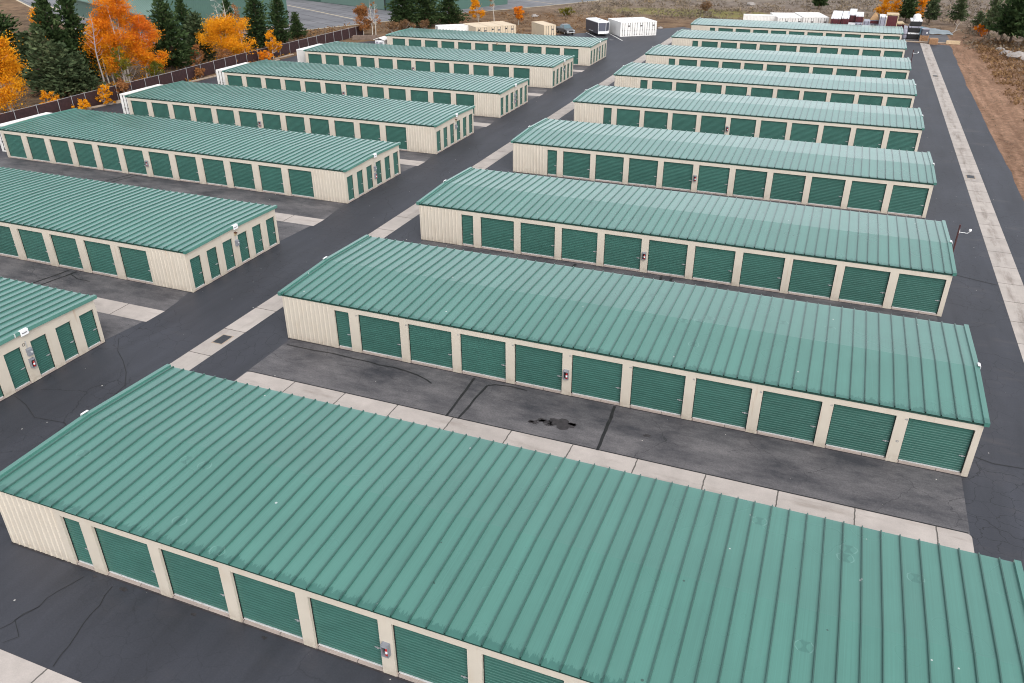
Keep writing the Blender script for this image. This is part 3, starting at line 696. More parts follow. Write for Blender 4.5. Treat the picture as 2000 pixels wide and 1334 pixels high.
# drain grates
def grate(label, x, y, w, l):
    t = thing("drain_grate", label, "drain grate", (x, y, .0), 0, "drain grates in the gutters")
    f = MB(); f.prism([(-w/2, -l/2), (w/2, -l/2), (w/2, l/2), (-w/2, l/2)], 'z', 0, .012); f.build("sump", 'grate', t)
    g = MB(); n = 9
    for k in range(n): q = -w/2+.03+(w-.06)*k/(n-1); g.box(q-.016, q+.016, -l/2+.03, l/2-.03, .013, .026)
    g.box(-w/2, w/2, -l/2, -l/2+.03, .013, .028); g.box(-w/2, w/2, l/2-.03, l/2, .013, .028); g.box(-w/2, -w/2+.03, -l/2+.03, l/2-.03, .013, .0275); g.box(w/2-.03, w/2, -l/2+.03, l/2-.03, .013, .0275)
    g.build("grille", 'grate', t)
    r = MB(); r.prism([(-w/2-.09, -l/2-.09), (w/2+.09, -l/2-.09), (w/2+.09, l/2+.09), (-w/2-.09, l/2+.09)], 'z', .0, .0105); r.build("rim", 'kerb_concrete', t)
grate("steel drain grate in the concrete gutter near the front-left corner of the second right-hand building", -3.48, 5.5, .62, .95)
grate("dark drain grate in the right lane gutter level with the fourth building", 40.5, 57.0, .62, .95)
grate("small drain grate far up the right lane gutter near the farther pole", 40.5, 110.9, .62, .95)

# ------------------------------------------------------------------ shipping containers
def container(label, loc, rz, group, L=6.06, W=2.44, H=2.59, mat='box_white', doors=True, vents=False):
    t = thing("shipping_container", label, "container", (*loc, 0), rz, group); h = .04
    b = MB()
    def corr(u0, u1):
        n = int((u1-u0)/.28); p = (u1-u0)/n; out = []
        for i in range(n): q = u0+i*p; out += [(q, 0), (q+.07, 0), (q+.14, h), (q+.21, h)]
        return out+[(u1, 0)]
    for side in (0, 1):
        pr = corr(.12, L-.12); v0 = len(b.v)
        for z in (.14, H-.10):
            for u, w in pr: b.v.append((w if side == 0 else W-w, u, z))
        k = len(pr)
        for i in range(k-1): b.f.append((v0+i, v0+i+1, v0+k+i+1, v0+k+i))
    b.box(.05, W-.05, .05, L-.05, .06, H-.12)
    pr = corr(.10, L-.10); v0 = len(b.v)
    for x in (.09, W-.09):
        for u, w in pr: b.v.append((x, u, H-.03-w*.5))
    k = len(pr)
    for i in range(k-1): b.f.append((v0+i, v0+k+i, v0+k+i+1, v0+i+1))
    b.build("body", mat, t)
    f = MB()
    for x in (0, W-.12):
        for y in (0, L-.12): f.box(x, x+.12, y, y+.12, .0, H)
        f.box(x+(.0 if x == 0 else .04), x+(.08 if x == 0 else .12), .12, L-.12, 0, .14); f.box(x+(.0 if x == 0 else .03), x+(.09 if x == 0 else .12), .12, L-.12, H-.10, H-.01)
    for y in (0, L-.1): f.box(.12, W-.12, y, y+.1, H-.13, H-.005); f.box(.12, W-.12, y, y+.1, 0, .14)
    f.build("frame", mat, t)
    if doors:
        for sx in (0, 1):
            x0, x1 = (.15, W/2-.03) if sx == 0 else (W/2+.03, W-.15)
            d = MB(); d.box(x0, x1, .03, .055, .15, H-.14)
            for k in range(4): z = .32+k*.56; d.box(x0+.08, x1-.08, .012, .03, z, z+.36)
            dr = d.build("door", mat, t)
            for q in (.28, .72):
                r = MB(); xx = x0+(x1-x0)*q; r.tube([(xx, -.01, .16), (xx, -.01, H-.15)], .034, 6); r.box(xx-.07, xx+.07, -.05, .012, 1.0, 1.16); r.box(xx-.06, xx+.06, -.045, .012, .2, .3); r.box(xx-.06, xx+.06, -.045, .012, H-.35, H-.25); r.build("lock_rod", 'rod', dr)
        s = MB(); s.box(W*.62, W*.80, .006, .0115, 1.72, 1.98); s.build("data_plate", 'rod', t)
    else:
        e = MB(); prf = [(u*W/L, w) for u, w in corr(.25, L-.25)]; v0 = len(e.v)
        for z in (.14, H-.13):
            for u, w in prf: e.v.append((u, .01+w, z))
        k = len(prf)
        for i in range(k-1): e.f.append((v0+i, v0+k+i, v0+k+i+1, v0+i+1))
        e.build("end_wall", mat, t)
    if vents:
        v = MB(); v.box(.45, .85, .004, .011, 1.9, 2.15); v.build("vent", 'ext_black', t)
    return t
for i, dr in ((2, True), (3, True), (4, True), (5, False)):
    y, xe, L = LB[i]
    container("white shipping container butted against the fence end of the %s left-hand building" % ROWS[i], (xe-L-2.58, y+1.45), 0, "white containers at the fence ends", doors=dr, L=6.3, H=2.72)
a = R(36.3)
for k, w in enumerate(("left of the white trio, beside the dark trailer", "middle one of the white trio on the far asphalt", "right of the white trio, nearest the open lane")):
    container("white shipping container with barred doors, "+w, (-13.57+2.53*k*math.cos(a), 133.84+2.53*k*math.sin(a)), a, "three white containers beside the trailer", L=6.9)
container("tan shipping container standing alone beside the pickup", (-25.75, 124.2), R(43), None, mat='box_tan', L=6.06, H=2.65)
a = R(46)
for k, w in enumerate(("leftmost of the three tan containers with a shared white roof line", "middle of the three tan containers in a block", "rightmost of the three tan containers, beside the rust-leaved tree")):
    container("tan shipping container, "+w, (-36.9+2.75*k*math.cos(a), 117.85+2.75*k*math.sin(a)), a, "three tan containers in a block", W=2.7, mat='box_tan', vents=True, L=6.3)
container("low white container seen side on behind the last left-hand building", (-39.2, 120.8), R(128), None, L=6.4, doors=False, H=2.5)
container("white container seen side on, farthest left behind the right-hand row", (13.5, 154.6), R(97), None, L=6.7, doors=False)
a = R(16)
for k, w in enumerate(("first from the left in the back row of four", "second from the left in the back row of four", "third from the left in the back row of four", "fourth in the back row, touching the maroon-wrapped stacks")):
    container("pale container with barred doors, "+w, (13.75+2.5*k*math.cos(a), 152.2+2.5*k*math.sin(a)-(.0 if k < 2 else .5)), a, "row of pale containers behind the right-hand row", L=8.5, H=2.59 if k < 2 else 2.75)
# ------------------------------------------------------------------ small white shed beside the last left building
t = thing("pump_shed", "small white shed with a fan unit at the left end of the farthest left-hand building", "shed", (-48.6, 101.2, 0), R(4))
b = MB(); b.box(0, 1.7, 0, 1.8, 0, 1.95); b.build("wall", 'white_paint', t)
b = MB(); b.prism([(-.25, 1.96), (.85, 2.32), (1.95, 1.96), (1.95, 2.04), (.85, 2.41), (-.25, 2.04)], 'y', -.25, 2.05); b.build("roof", 'box_white', t)
b = MB(); b.box(.85, 1.55, -.28, -.002, .95, 1.7); f = b.build("fan_unit", 'alu', t)
b = MB(); b.lathe([(.3, -.285), (.3, -.30), (.02, -.31)], 18, (1.2, 0, 1.32), 'y'); b.build("fan_grille", 'grey_box', f)
b = MB(); b.box(.1, .6, -.02, -.002, .1, 1.7); b.build("door", 'wrap_grey', t)
# ------------------------------------------------------------------ pickup
def pickup():
    t = thing("pickup_truck", "grey pickup truck parked beside the lone tan container", "pickup", (-24.95, 134.35, 0), R(-45))
    # x forward, width 1.9
    lo = [(-2.65, .55), (-2.65, 1.02), (-.55, 1.05), (1.25, 1.08), (2.35, .98), (2.62, .80), (2.62, .45), (2.15, .42), (2.05, .62), (1.80, .78), (1.5, .78), (1.25, .62), (1.15, .42), (-1.15, .42), (-1.25, .62), (-1.5, .78), (-1.8, .78), (-2.05, .62), (-2.15, .45)]
    b = MB(); b.prism(lo, 'y', -.93, .93); b.build("body", 'car_paint', t, bevel=.06)
    # cab: a tapered shell
    c = MB(); B = [(-.75, .90, 1.05), (1.30, .90, 1.06), (.62, .70, 1.74), (-.55, .70, 1.76)]
    v = [(x, s*y, z) for s in (-1, 1) for x, y, z in B]; c.v = v; c.f = [(0, 1, 2, 3), (7, 6, 5, 4), (3, 2, 6, 7), (0, 3, 7, 4), (1, 5, 6, 2), (0, 4, 5, 1)]; c.build("cab", 'car_paint', t, bevel=.05)
    def lerp(p, q, k): return tuple(p[i]+(q[i]-p[i])*k for i in range(3))
    def pane(name, a_, b_, c_, d_, out, m=.1):
        pts = [lerp(lerp(a_, c_, m), c_, 0) for _ in ()]
        ctr = [sum(p[i] for p in (a_, b_, c_, d_))/4 for i in range(3)]
        q = [tuple(ctr[i]+(p[i]-ctr[i])*(1-m)+out[i]*.02 for i in range(3)) for p in (a_, b_, c_, d_)]
        g = MB(); g.v = q+[tuple(p[i]-out[i]*.03 for i in range(3)) for p in q]; g.f = [(0, 1, 2, 3), (7, 6, 5, 4)]+[(k, (k+1) % 4+0, (k+1) % 4+4, k+4) for k in range(4)]; g.build(name, 'glass', t)
    pane("windscreen", v[1], v[5], v[6], v[2], (.7, 0, .7)); pane("rear_window", v[0], v[3], v[7], v[4], (-1, 0, .2))
    pane("side_window", v[0], v[1], v[2], v[3], (0, -1, .25), .16); pane("side_window", v[4], v[7], v[6], v[5], (0, 1, .25), .16)
    d = MB(); d.box(-2.52, -.85, -.78, .78, 1.045, 1.075); d.build("bed_liner", 'ext_black', t)
    for x in (-1.65, 1.65):
        for s in (-1, 1):
            w = MB(); w.lathe([(.22, -.12), (.36, -.11), (.38, -.06), (.38, .06), (.36, .11), (.22, .12)], 18, (x, s*.80, .38), 'y'); wh = w.build("wheel", 'tyre', t, smooth=False)
            r = MB(); r.lathe([(.21, -.135), (.10, -.125), (.10, .125), (.21, .135)], 12, (x, s*.80, .38), 'y'); r.build("rim", 'chrome', wh)
    for s in (-1, 1):
        h = MB(); h.box(2.56, 2.655, s*.68-.17, s*.68+.17, .70, .84); h.build("headlight", 'alu', t)
        m = MB(); m.box(.95, 1.12, s*1.02-.10, s*1.02+.08, 1.08, 1.26); m.build("mirror", 'car_paint', t)
    g = MB(); g.box(2.60, 2.66, -.48, .48, .60, .80); g.build("grille", 'ext_black', t)
    g = MB(); g.box(2.58, 2.74, -.9, .9, .40, .56); g.build("bumper", 'chrome', t, bevel=.02)
pickup()
# ------------------------------------------------------------------ enclosed trailer
def trailer():
    t = thing("cargo_trailer", "dark enclosed cargo trailer with white roof between pickup and white containers", "trailer", (-17.7, 132.7, 0), R(38))
    W, L, H0, H = 2.5, 6.6, .45, 2.55
    out = [(0, 0), (W*.62, -.12), (W, .55), (W, L), (0, L)]
    b = MB(); b.prism(out, 'z', H0, H-.12); b.build("body", 'trailer_dark', t)
    r = MB(); o2 = [(x+(x-W/2)*.02, y+(.06 if y > 1 else -.05)) for x, y in out]; r.prism(o2, 'z', H-.119, H-.02); n = len(o2)
    v0 = len(r.v); r.v += [(x, y, H-.02) for x, y in o2]+[(W/2+(x-W/2)*.72, L/2+(y-L/2)*.93, H+.12) for x, y in o2]
    for k in range(n): j = (k+1) % n; r.f.append((v0+k, v0+j, v0+n+j, v0+n+k))
    r.f.append(tuple(range(v0+n, v0+2*n))); ro = r.build("roof", 'white_paint', t)
    v = MB(); v.box(W/2-.2, W/2+.2, 2.2, 2.6, H+.11, H+.2); v.build("roof_vent", 'grey_box', ro)
    d = Vector((W*.62, -.12, 0)).normalized()
    p = MB(); p.prism([(.07, -.035), (W*.62-.04, -.14), (W*.62-.04, -.165), (.07, -.06)], 'z', .98, H-.16); p.build("nose_panel", 'trailer_panel', t)
    for k in range(7):
        pass
    p = MB(); p.prism([(.02, -.01), (W*.62, -.126), (W*.62, -.17), (.02, -.055)], 'z', H0-.02, .92); p.prism([(W*.62, -.126), (W+.01, .55), (W+.05, .53), (W*.62+.02, -.17)], 'z', H0-.02, .92); p.build("stone_guard", 'white_paint', t)
    for x, y in ((.02, -.03), (W*.62, -.15), (W+.01, .56)):
        c = MB(); c.box(x-.03, x+.03, y-.03, y+.03, .925, H-.13); c.build("corner_post", 'white_paint', t)
    for yy in (3.1, 4.0):
        for x in (-.03, W+.03):
            w = MB(); w.lathe([(.16, -.1), (.31, -.09), (.33, 0), (.31, .09), (.16, .1)], 16, (x, yy, .33), 'x'); w.build("wheel", 'tyre', t)
    f = MB(); f.box(-.14, -.002, 2.6, 4.5, .68, .74); f.build("fender", 'alu', t)
    f = MB(); f.box(W+.002, W+.14, 2.6, 4.5, .68, .74); f.build("fender", 'alu', t)
    g = MB(); g.tube([(.5, 0, .42), (1.0, -1.25, .42)], .045, 6); g.tube([(1.6, -.1, .42), (1.04, -1.25, .42)], .045, 6); g.box(.94, 1.10, -1.45, -1.2, .38, .50); g.tube([(1.02, -1.05, 0), (1.02, -1.05, .8)], .035, 8); g.build("tongue", 'ext_black', t)
    f = MB(); f.box(.05, W-.05, .6, L-.05, .34, .449); f.build("chassis", 'ext_black', t)
trailer()
# ------------------------------------------------------------------ wrapped stacks and timber at the far right
def bundle(label, x, y, z, w, l, h, rz, top, end, group="wrapped bundles in the far yard", straps=True, lip=.28):
    t = thing("wrapped_bundle", label, "bundle", (x, y, z), rz, group)
    b = MB(); b.box(-w/2, w/2, 0, l, .08, h-lip); b.build("wrapping", end, t, bevel=.05)
    c = MB(); c.box(-w/2-.02, w/2+.02, -.02, l+.02, h-lip+.002, h); c.build("top_sheet", top, t, bevel=.07)
    k = MB()
    for yy in (.5, l/2, l-.5): k.box(-w/2+.05, w/2-.05, yy-.06, yy+.06, 0, .079)
    k.build("skid", 'lumber', t)
    if straps:
        for q in (-.28, .28):
            s = MB(); s.box(q*w-.03, q*w+.03, -.035, -.021, .09, h-.02); s.build("strap", 'ext_black', t)
    return t
yard = [
 ("white-topped maroon bundle, lower of the leftmost tall stack in the far yard", 24.7, 146.6, 0, 1.75, 12, 1.7, 0, 'wrap_white', 'wrap_maroon'),
 ("white-topped maroon bundle, upper of the leftmost tall stack in the far yard", 24.7, 146.6, 1.71, 1.75, 12, 1.9, 0, 'wrap_white', 'wrap_maroon'),
 ("white-topped maroon bundle, lower of the second stack from the left", 26.35, 147.4, 0, 1.3, 11.5, 1.75, 0, 'wrap_grey', 'wrap_maroon'),
 ("white-topped maroon bundle, upper of the second stack from the left", 26.35, 147.4, 1.76, 1.3, 11.5, 1.85, 0, 'wrap_white', 'wrap_maroon'),
 ("bundle with white top and black front, low before the third stack", 27.55, 147.5, 0, 1.25, 2.6, 2.5, 0, 'wrap_white', 'wrap_black'),
 ("maroon bundle with white top standing behind the black-fronted bundle", 27.55, 151.0, 0, 1.3, 9.5, 3.9, 0, 'wrap_white', 'wrap_maroon'),
 ("grey-wrapped lower bundle in the fourth stack of the far yard", 28.85, 148.0, 0, 1.3, 4, 1.7, 0, 'wrap_grey', 'wrap_maroon'),
 ("purple-grey middle bundle in the fourth stack of the far yard", 28.85, 148.4, 1.71, 1.3, 4, .9, 0, 'wrap_grey', 'wrap_grey'),
 ("maroon bundle with white ribbed top, highest in the fourth stack", 28.85, 149.5, 2.62, 1.3, 6, 1.25, 0, 'wrap_white', 'wrap_maroon'),
 ("low grey bundle between the fourth stack and the tan-roofed kiosk", 30.2, 149.2, 0, 1.15, 3.2, 1.9, .05, 'wrap_grey', 'wrap_maroon'),
 ("upper loose grey bundle between the fourth stack and the tan-roofed kiosk", 30.2, 149.6, 1.91, 1.15, 3.2, 1.0, -.04, 'wrap_grey', 'wrap_grey'),
 ("pale grey tall bundle right of the tan-roofed kiosk", 33.0, 150.2, 0, 1.25, 3.5, 3.8, 0, 'wrap_white', 'wrap_grey'),
 ("low maroon bundle at the right end of the stacked rows", 36.3, 154, 0, 1.6, 3, 2.3, .1, 'lumber_pale', 'wrap_maroon'),
 ("lowest black-wrapped bundle of the tall pile at the lane end", 38.75, 149.9, 0, 2.0, 3.4, 1.15, 0, 'wrap_white', 'wrap_black'),
 ("middle black-wrapped bundle of the tall pile at the lane end", 38.75, 149.9, 1.16, 2.0, 3.4, 1.1, 0, 'wrap_grey', 'wrap_black'),
 ("top black-wrapped bundle under a white sheet at the lane end", 38.8, 150.0, 2.27, 2.0, 3.4, 1.1, 0, 'wrap_white', 'wrap_black'),
]
for r_ in yard: bundle(*r_)
def crate_stack(label, x, y, w, l, h, mat, rz=0):
    t = thing("timber_stack", label, "timber stack", (x, y, 0), rz, "timber stacks on the gravel")
    n = int(h/.16)
    for k in range(n):
        b = MB(); m = 4
        for q in range(m): u = -w/2+q*w/m; b.box(u+.01, u+w/m-.01, rs.uniform(-.06, .06), l+rs.uniform(-.06, .06), k*.16, k*.16+.125)
        b.build("board_layer", mat, t)
    b = MB()
    for yy in (.3, l/2, l-.3):
        for k in range(n-1): b.box(-w/2, w/2, yy-.03, yy+.03, k*.16+.127, k*.16+.158)
    b.build("sticker", 'lumber', t)
crate_stack("brown timber stack at the head of the right lane gutter, under a dark box", 40.6, 148.2, 1.5, 1.6, 1.0, 'plywood')
crate_stack("brown timber stack standing on the lane edge, nearest the paved lane", 42.0, 144.2, 1.45, 1.7, 1.0, 'plywood')
t = thing("crate", "dark grey crate on top of the brown timber stack at the gutter head", "crate", (40.65, 148.4, .93), .1)
b = MB(); b.box(-.6, .6, 0, 1.3, 0, 1.05); b.build("panel", 'trailer_panel', t, bevel=.03)
b = MB(); b.box(-.66, .66, -.06, 1.36, 1.051, 1.14); b.build("lid", 'wrap_grey', t, bevel=.03)
b = MB(); b.box(.15, .35, -.02, -.002, .35, .6); b.build("paper_label", 'wrap_white', t)
t = thing("timber_log", "pale squared timbers lying at the right end of the concrete strip", "timber", (44.2, 145.6, 0), R(2))
for k, (yy, zz) in enumerate(((0, 0), (.34, 0), (.17, .31))): b = MB(); b.box(0, 2.3, yy, yy+.3, zz, zz+.29); b.build("beam", 'lumber_pale', t, bevel=.02)
# white tank on top of the pile, grey wrapped rolls, kiosk, plank-framed load, tarp
t = thing("water_tank", "white plastic tank sitting on top of the black-wrapped pile", "tank", (38.85, 151.2, 3.38))
b = MB(); b.lathe([(.62, 0), (.68, .08), (.68, .62), (.55, .82), (.3, .92)], 20); b.build("tank_body", 'white_paint', t, smooth=True)
b = MB(); b.lathe([(.24, .915), (.24, 1.0), (.2, 1.02)], 14); b.build("tank_lid", 'alu', t)
for k, (x, y, r_, h, w) in enumerate(((37.2, 157.2, .75, 1.5, "behind the black-wrapped pile"), (37.35, 150.6, .55, 1.7, "touching the left side of the black-wrapped pile"), (37.4, 152.6, .5, 1.2, "between two others left of the black-wrapped pile"))):
    t = thing("wrapped_roll", "grey plastic-wrapped roll "+w, "roll", (x, y, 0), 0, "grey wrapped rolls")
    b = MB(); b.lathe([(r_*.8, 0), (r_, .12), (r_*.97, h*.5), (r_, h-.14), (r_*.72, h), (r_*.2, h+.03)], 18); b.build("wrapping", 'wrap_grey', t, smooth=True)
    b = MB(); b.lathe([(r_*1.012, h*.45), (r_*1.02, h*.45+.03), (r_*1.012, h*.45+.07)], 18); b.build("strap", 'ext_black', t)
t = thing("kiosk", "pale kiosk with a tan hipped roof among the wrapped stacks", "kiosk", (30.85, 151.6, 0), 0); t.scale = (1, 1, 1.4)
b = MB(); b.box(0, 1.45, 0, 1.8, 0, 2.1); b.build("wall", 'wrap_grey', t)
b = MB(); v = [(-.12, -.12, 2.1), (1.57, -.12, 2.1), (1.57, 1.92, 2.1), (-.12, 1.92, 2.1), (.5, .7, 2.95), (.95, .7, 2.95), (.95, 1.1, 2.95), (.5, 1.1, 2.95)]; b.v = v; b.f = [(3, 2, 1, 0), (0, 1, 5, 4), (1, 2, 6, 5), (2, 3, 7, 6), (3, 0, 4, 7), (4, 5, 6, 7)]; b.build("roof", 'lumber', t)
for u in (.22, .78): b = MB(); b.box(u, u+.42, -.03, -.002, .2, 1.5); b.build("door", 'ext_black', t)
b = MB(); b.box(-.02, 1.47, -.05, -.004, 1.62, 1.98); b.build("band", 'wrap_maroon', t)
t = thing("framed_load", "maroon panel load in a pale plank frame at the right of the stacks", "load", (33.75, 151.0, 0), 0); t.scale = (1, 1, 1.22)
b = MB(); b.box(0, 1.75, .05, 3, 1.35, 3.15); b.build("panel_pack", 'wrap_maroon', t, bevel=.12)
for x in (-.14, 1.77): b = MB(); b.box(x, x+.13, 0, 3, 0, 3.2); b.build("side_plank", 'lumber_pale', t)
for z in (1.16, 3.21): b = MB(); b.box(-.2, 1.95, -.05, 3.05, z, z+.16); b.build("cross_plank", 'lumber_pale', t)
b = MB(); b.box(.1, 1.65, .2, 2.8, 0, 1.15); b.build("lower_pack", 'wrap_black', t, bevel=.04)
b = MB(); nx, ny = 14, 10
for j in range(ny+1):
    for i in range(nx+1):
        u, w = i/nx, j/ny; x = 41.3+u*5.0+w*(-.3); y = 158.3+w*11-u*w*5.5
        b.v.append((x, y, .12+.22*math.sin(u*3.1)*math.sin(w*3.1)+.07*math.sin(u*17+w*5)*math.cos(w*13)))
for j in range(ny):
    for i in range(nx): q = j*(nx+1)+i; b.f.append((q, q+1, q+nx+2, q+nx+1))
o = tag(b.build("ground_tarp", 'tarp_grey', smooth=True), "large blue-grey tarp spread flat over the gravel beyond the lane end", "tarp")
m_ = o.modifiers.new("thickness", 'SOLIDIFY'); m_.thickness = .03
t = thing("tarp_bale", "blue tarp-covered bale beside the black-wrapped pile", "bale", (40.1, 151.0, 0)); b = MB(); b.box(-.32, .32, 0, 2.2, 0, 1.95); b.build("cover", 'tarp_blue', t, bevel=.16)
b = MB(); b.box(-.345, .345, .9, .96, .9, .97); b.build("strap", 'ext_black', t)

# ------------------------------------------------------------------ fence, retaining wall, hangars
def fence():
    path = [(-60.0, 8), (-60.1, 30), (-60.2, 45.3), (-60.5, 49.6), (-60.6, 65), (-61.2, 74.6), (-61.75, 83), (-61.6, 91.6), (-61.6, 111), (-61.5, 118.5)]
    t = thing("slat_fence", "long maroon privacy-slat chain link fence along the left trees", "fence", (-60.5, 60, 0)); ox, oy = -60.5, 60
    pts = []
    for a_, b_ in zip(path, path[1:]):
        n = max(1, round((Vector(b_)-Vector(a_)).length/2.8))
        for k in range(n): pts.append((a_[0]+(b_[0]-a_[0])*k/n, a_[1]+(b_[1]-a_[1])*k/n))
    pts.append(path[-1]); pm = MB()
    for a_, b_ in zip(pts, pts[1:]):
        d = (Vector(b_)-Vector(a_)).normalized(); nn = Vector((-d.y, d.x))*.02
        A = [Vector(a_)-nn-d*0, Vector(b_)-nn, Vector(b_)+nn, Vector(a_)+nn]; pm.prism([(p.x-ox, p.y-oy) for p in A], 'z', .04, 1.74)
    pm.build("slat_panel", 'fence_slat', t)
    rl = MB(); rl.tube([(x-ox, y-oy, 1.80) for x, y in pts], .03, 6); rl.build("top_rail", 'galv', t)
    pmesh = MB(); pmesh.tube([(0, 0, 0), (0, 0, 1.86)], .038, 8); pmesh.lathe([(.045, 1.861), (.05, 1.88), (.02, 1.91)], 8); me = pmesh.mesh("post", 'galv')
    for x, y in pts: inst("post", me, t, (x-ox+.06, y-oy, 0))
fence()
t = thing("retaining_wall", "low brown block retaining wall under the bare trunks by the white shed", "retaining wall", (-60.2, 112.2, 0)); b = MB()
for row in range(4):
    for k in range(9):
        u = (k+(.5 if row % 2 else 0))*.52; y = .36*u+.04*u*u*.3
        b.prism([(u, y), (u+.49, y+.18), (u+.40, y+.45), (u-.09, y+.27)], 'z', row*.2, row*.2+.185)
b.build("block_course", 'block_brown', t)
def hangar(name, label, P0, dx, L, depth, eave, rise, extras):
    rz = math.atan2(dx[1], dx[0]); t = thing(name, label, "hangar", (*P0, 0), rz)
    w = MB(); w.box(0.02, L-.02, .06, depth, 0, eave)
    ribbed(w, 0, L, .35, eave, 0.02, .45, .05); return t, w
d2 = Vector((.45, .89)).normalized()
t = thing("hangar", "large green ribbed aircraft hangar behind the pines at upper left", "hangar", (-96.0, 99.2, 0), math.atan2(d2.y, d2.x))
Lh = 28.5; Ls = 3.6
w = MB(); w.prism([(Ls, .3), (Lh, .3), (Lh, 9.5), ((Ls+Lh)/2, 12), (Ls, 9.5)], 'y', .06, 60)
n = int((Lh-Ls)/.45)
for i in range(n): u = Ls+(i+.5)*(Lh-Ls)/n; w.box(u-.05, u+.05, .0, .06, .3, 9.4)
w.build("wall", 'hangar_green', t)
b = MB(); b.prism([(.1, .3), (Ls-.01, .3), (Ls-.01, 5.9), (.1, 4.0)], 'y', .1, 59.5); b.build("wing_wall", 'hangar_green', t)
b = MB(); b.box(-.05, Lh+.05, -.03, 60, -.05, .3); b.build("foundation", 'kerb_concrete', t)
b = MB(); b.prism([(-.5, 3.9), (Ls-.01, 6.3), (Ls-.01, 6.5), (-.5, 4.1)], 'y', -.4, 60.4)
for k in range(66): y = -.2+k*.92; b.prism([(-.5, 4.101), (Ls-.02, 6.501), (Ls-.02, 6.57), (-.5, 4.17)], 'y', y, y+.07)
b.build("wing_roof", 'hangar_roof', t)
b = MB(); b.prism([(Ls-.4, 9.4), ((Ls+Lh)/2, 12.05), (Lh+.4, 9.4), (Lh+.4, 9.7), ((Ls+Lh)/2, 12.3), (Ls-.4, 9.7)], 'y', -.4, 60.4); b.build("roof", 'hangar_roof', t)
b = MB(); b.box(12.2, 15.2, -.05, -.002, 6.1, 6.7); b.build("window", 'white_paint', t)  # white stands in for the sky reflected in the window
db = Vector((.92, -.38)).normalized()
t = thing("hangar", "green aircraft hangar with a white door at the top edge behind the twin pines", "hangar", (-122.1, 175.2, 0), math.atan2(db.y, db.x))
Lb = 59.5
w = MB(); w.box(0, Lb, .05, 30, 0, 7.5)
for i in range(132): u = (i+.5)*Lb/132; w.box(u-.05, u+.05, .0, .05, .1, 7.45)
w.build("wall", 'hangar_green', t)
b = MB(); b.prism([(-.5, 7.5), (15, 10), (30.5, 7.5), (30.5, 7.8), (15, 10.3), (-.5, 7.8)], 'x', -.4, Lb+.4); b.build("roof", 'hangar_roof', t)
b = MB(); b.box(52.6, 53.8, -.06, -.002, .1, 2.3); b.build("door", 'white_paint', t)
b = MB(); b.box(47.2, 47.55, -.08, -.002, 0, 6.5); b.build("door_track", 'ext_black', t)
b = MB(); b.box(20, 47, -.05, -.002, .1, 6.4); b.build("hangar_door", 'hangar_roof', t)

# ------------------------------------------------------------------ trees and brush
class Foliage:
    def __init__(s): s.v = []; s.f = []
    def card(s, c, L, W, rnd, up=None, droop=0):
        a = Vector((rnd.gauss(0, 1), rnd.gauss(0, 1), rnd.gauss(0, .7))) if up is None else up+Vector((rnd.gauss(0, .35), rnd.gauss(0, .35), rnd.gauss(0, .35)))
        a.normalize(); b = Vector((rnd.gauss(0, 1), rnd.gauss(0, 1), rnd.gauss(0, 1))); b = (b-a*b.dot(a)).normalized()
        a *= L/2; b *= W/2; k = len(s.v)
        s.v += [tuple(c-a), tuple(c-a*.1+b), tuple(c+a), tuple(c-a*.1-b)]; s.f.append((k, k+1, k+2, k+3))
    def mesh(s, name, mat):
        me = bpy.data.meshes.new(name); me.from_pydata(s.v, [], s.f); me.update(); me.materials.append(M[mat]); return me
def conifer(seed, h=10., r=2.4, mat='pine_leaf', base=.08, dens=1.0, pw=.75, gap=.10):
    rnd = random.Random(seed); fo = Foliage(); tr = MB()
    lean = (rnd.uniform(-.25, .25), rnd.uniform(-.25, .25))
    ax = lambda z: Vector((lean[0]*z/h+.06*math.sin(z*.9+seed), lean[1]*z/h+.06*math.cos(z*.8), z))
    n = 9; tr.tube([ax(h*.97*k/n) for k in range(n+1)], [.021*h*(1-k/n)**.8+.015 for k in range(n+1)], 7)
    z = base*h; lop = [(rnd.uniform(0, 6.28), rnd.uniform(.72, 1.22)) for _ in range(5)]
    while z < h*.985:
        t = (z-base*h)/(h-base*h); prof = min(1, .55+t*4.5)*(1-t)**pw; R0 = r*prof+.10
        nb = max(5, int((8+6*(1-t))*dens))
        for k in range(nb):
            if rnd.random() < gap: continue
            a = rnd.uniform(0, 6.283); lo = 1+.22*math.sin(a*2+lop[0][0]+z*.8)+.14*math.sin(a*3+lop[1][0]-z*1.3)
            rr_ = R0*rnd.uniform(.6, 1.08)*lo; p0 = ax(z+rnd.uniform(-.12, .12)); slope = rnd.uniform(-.28, .05)+.55*t
            d = Vector((math.cos(a), math.sin(a), slope)); tip = p0+d*rr_
            if rr_ > .7 and rnd.random() < .5: tr.tube([p0, p0+d*rr_*.85], [.03*(1-t)+.012, .008], 4, cap=False)
            m = max(2, int(rr_*5.2*dens))
            for q in range(m):
                u = (q+rnd.random())/m; u = .22+.78*u
                c = p0+d*rr_*u+Vector((rnd.gauss(0, .13), rnd.gauss(0, .13), rnd.gauss(0, .09)-.10*u*u*rr_*.3))
                for _ in range(2): fo.card(c+Vector((rnd.gauss(0, .10), rnd.gauss(0, .10), rnd.gauss(0, .08))), rnd.uniform(.34, .60), rnd.uniform(.16, .28), rnd, up=(d*.7+Vector((0, 0, .45))))
        z += rnd.uniform(.20, .32)*h/10
    return tr.mesh("trunk", 'bark'), fo.mesh("crown", mat)
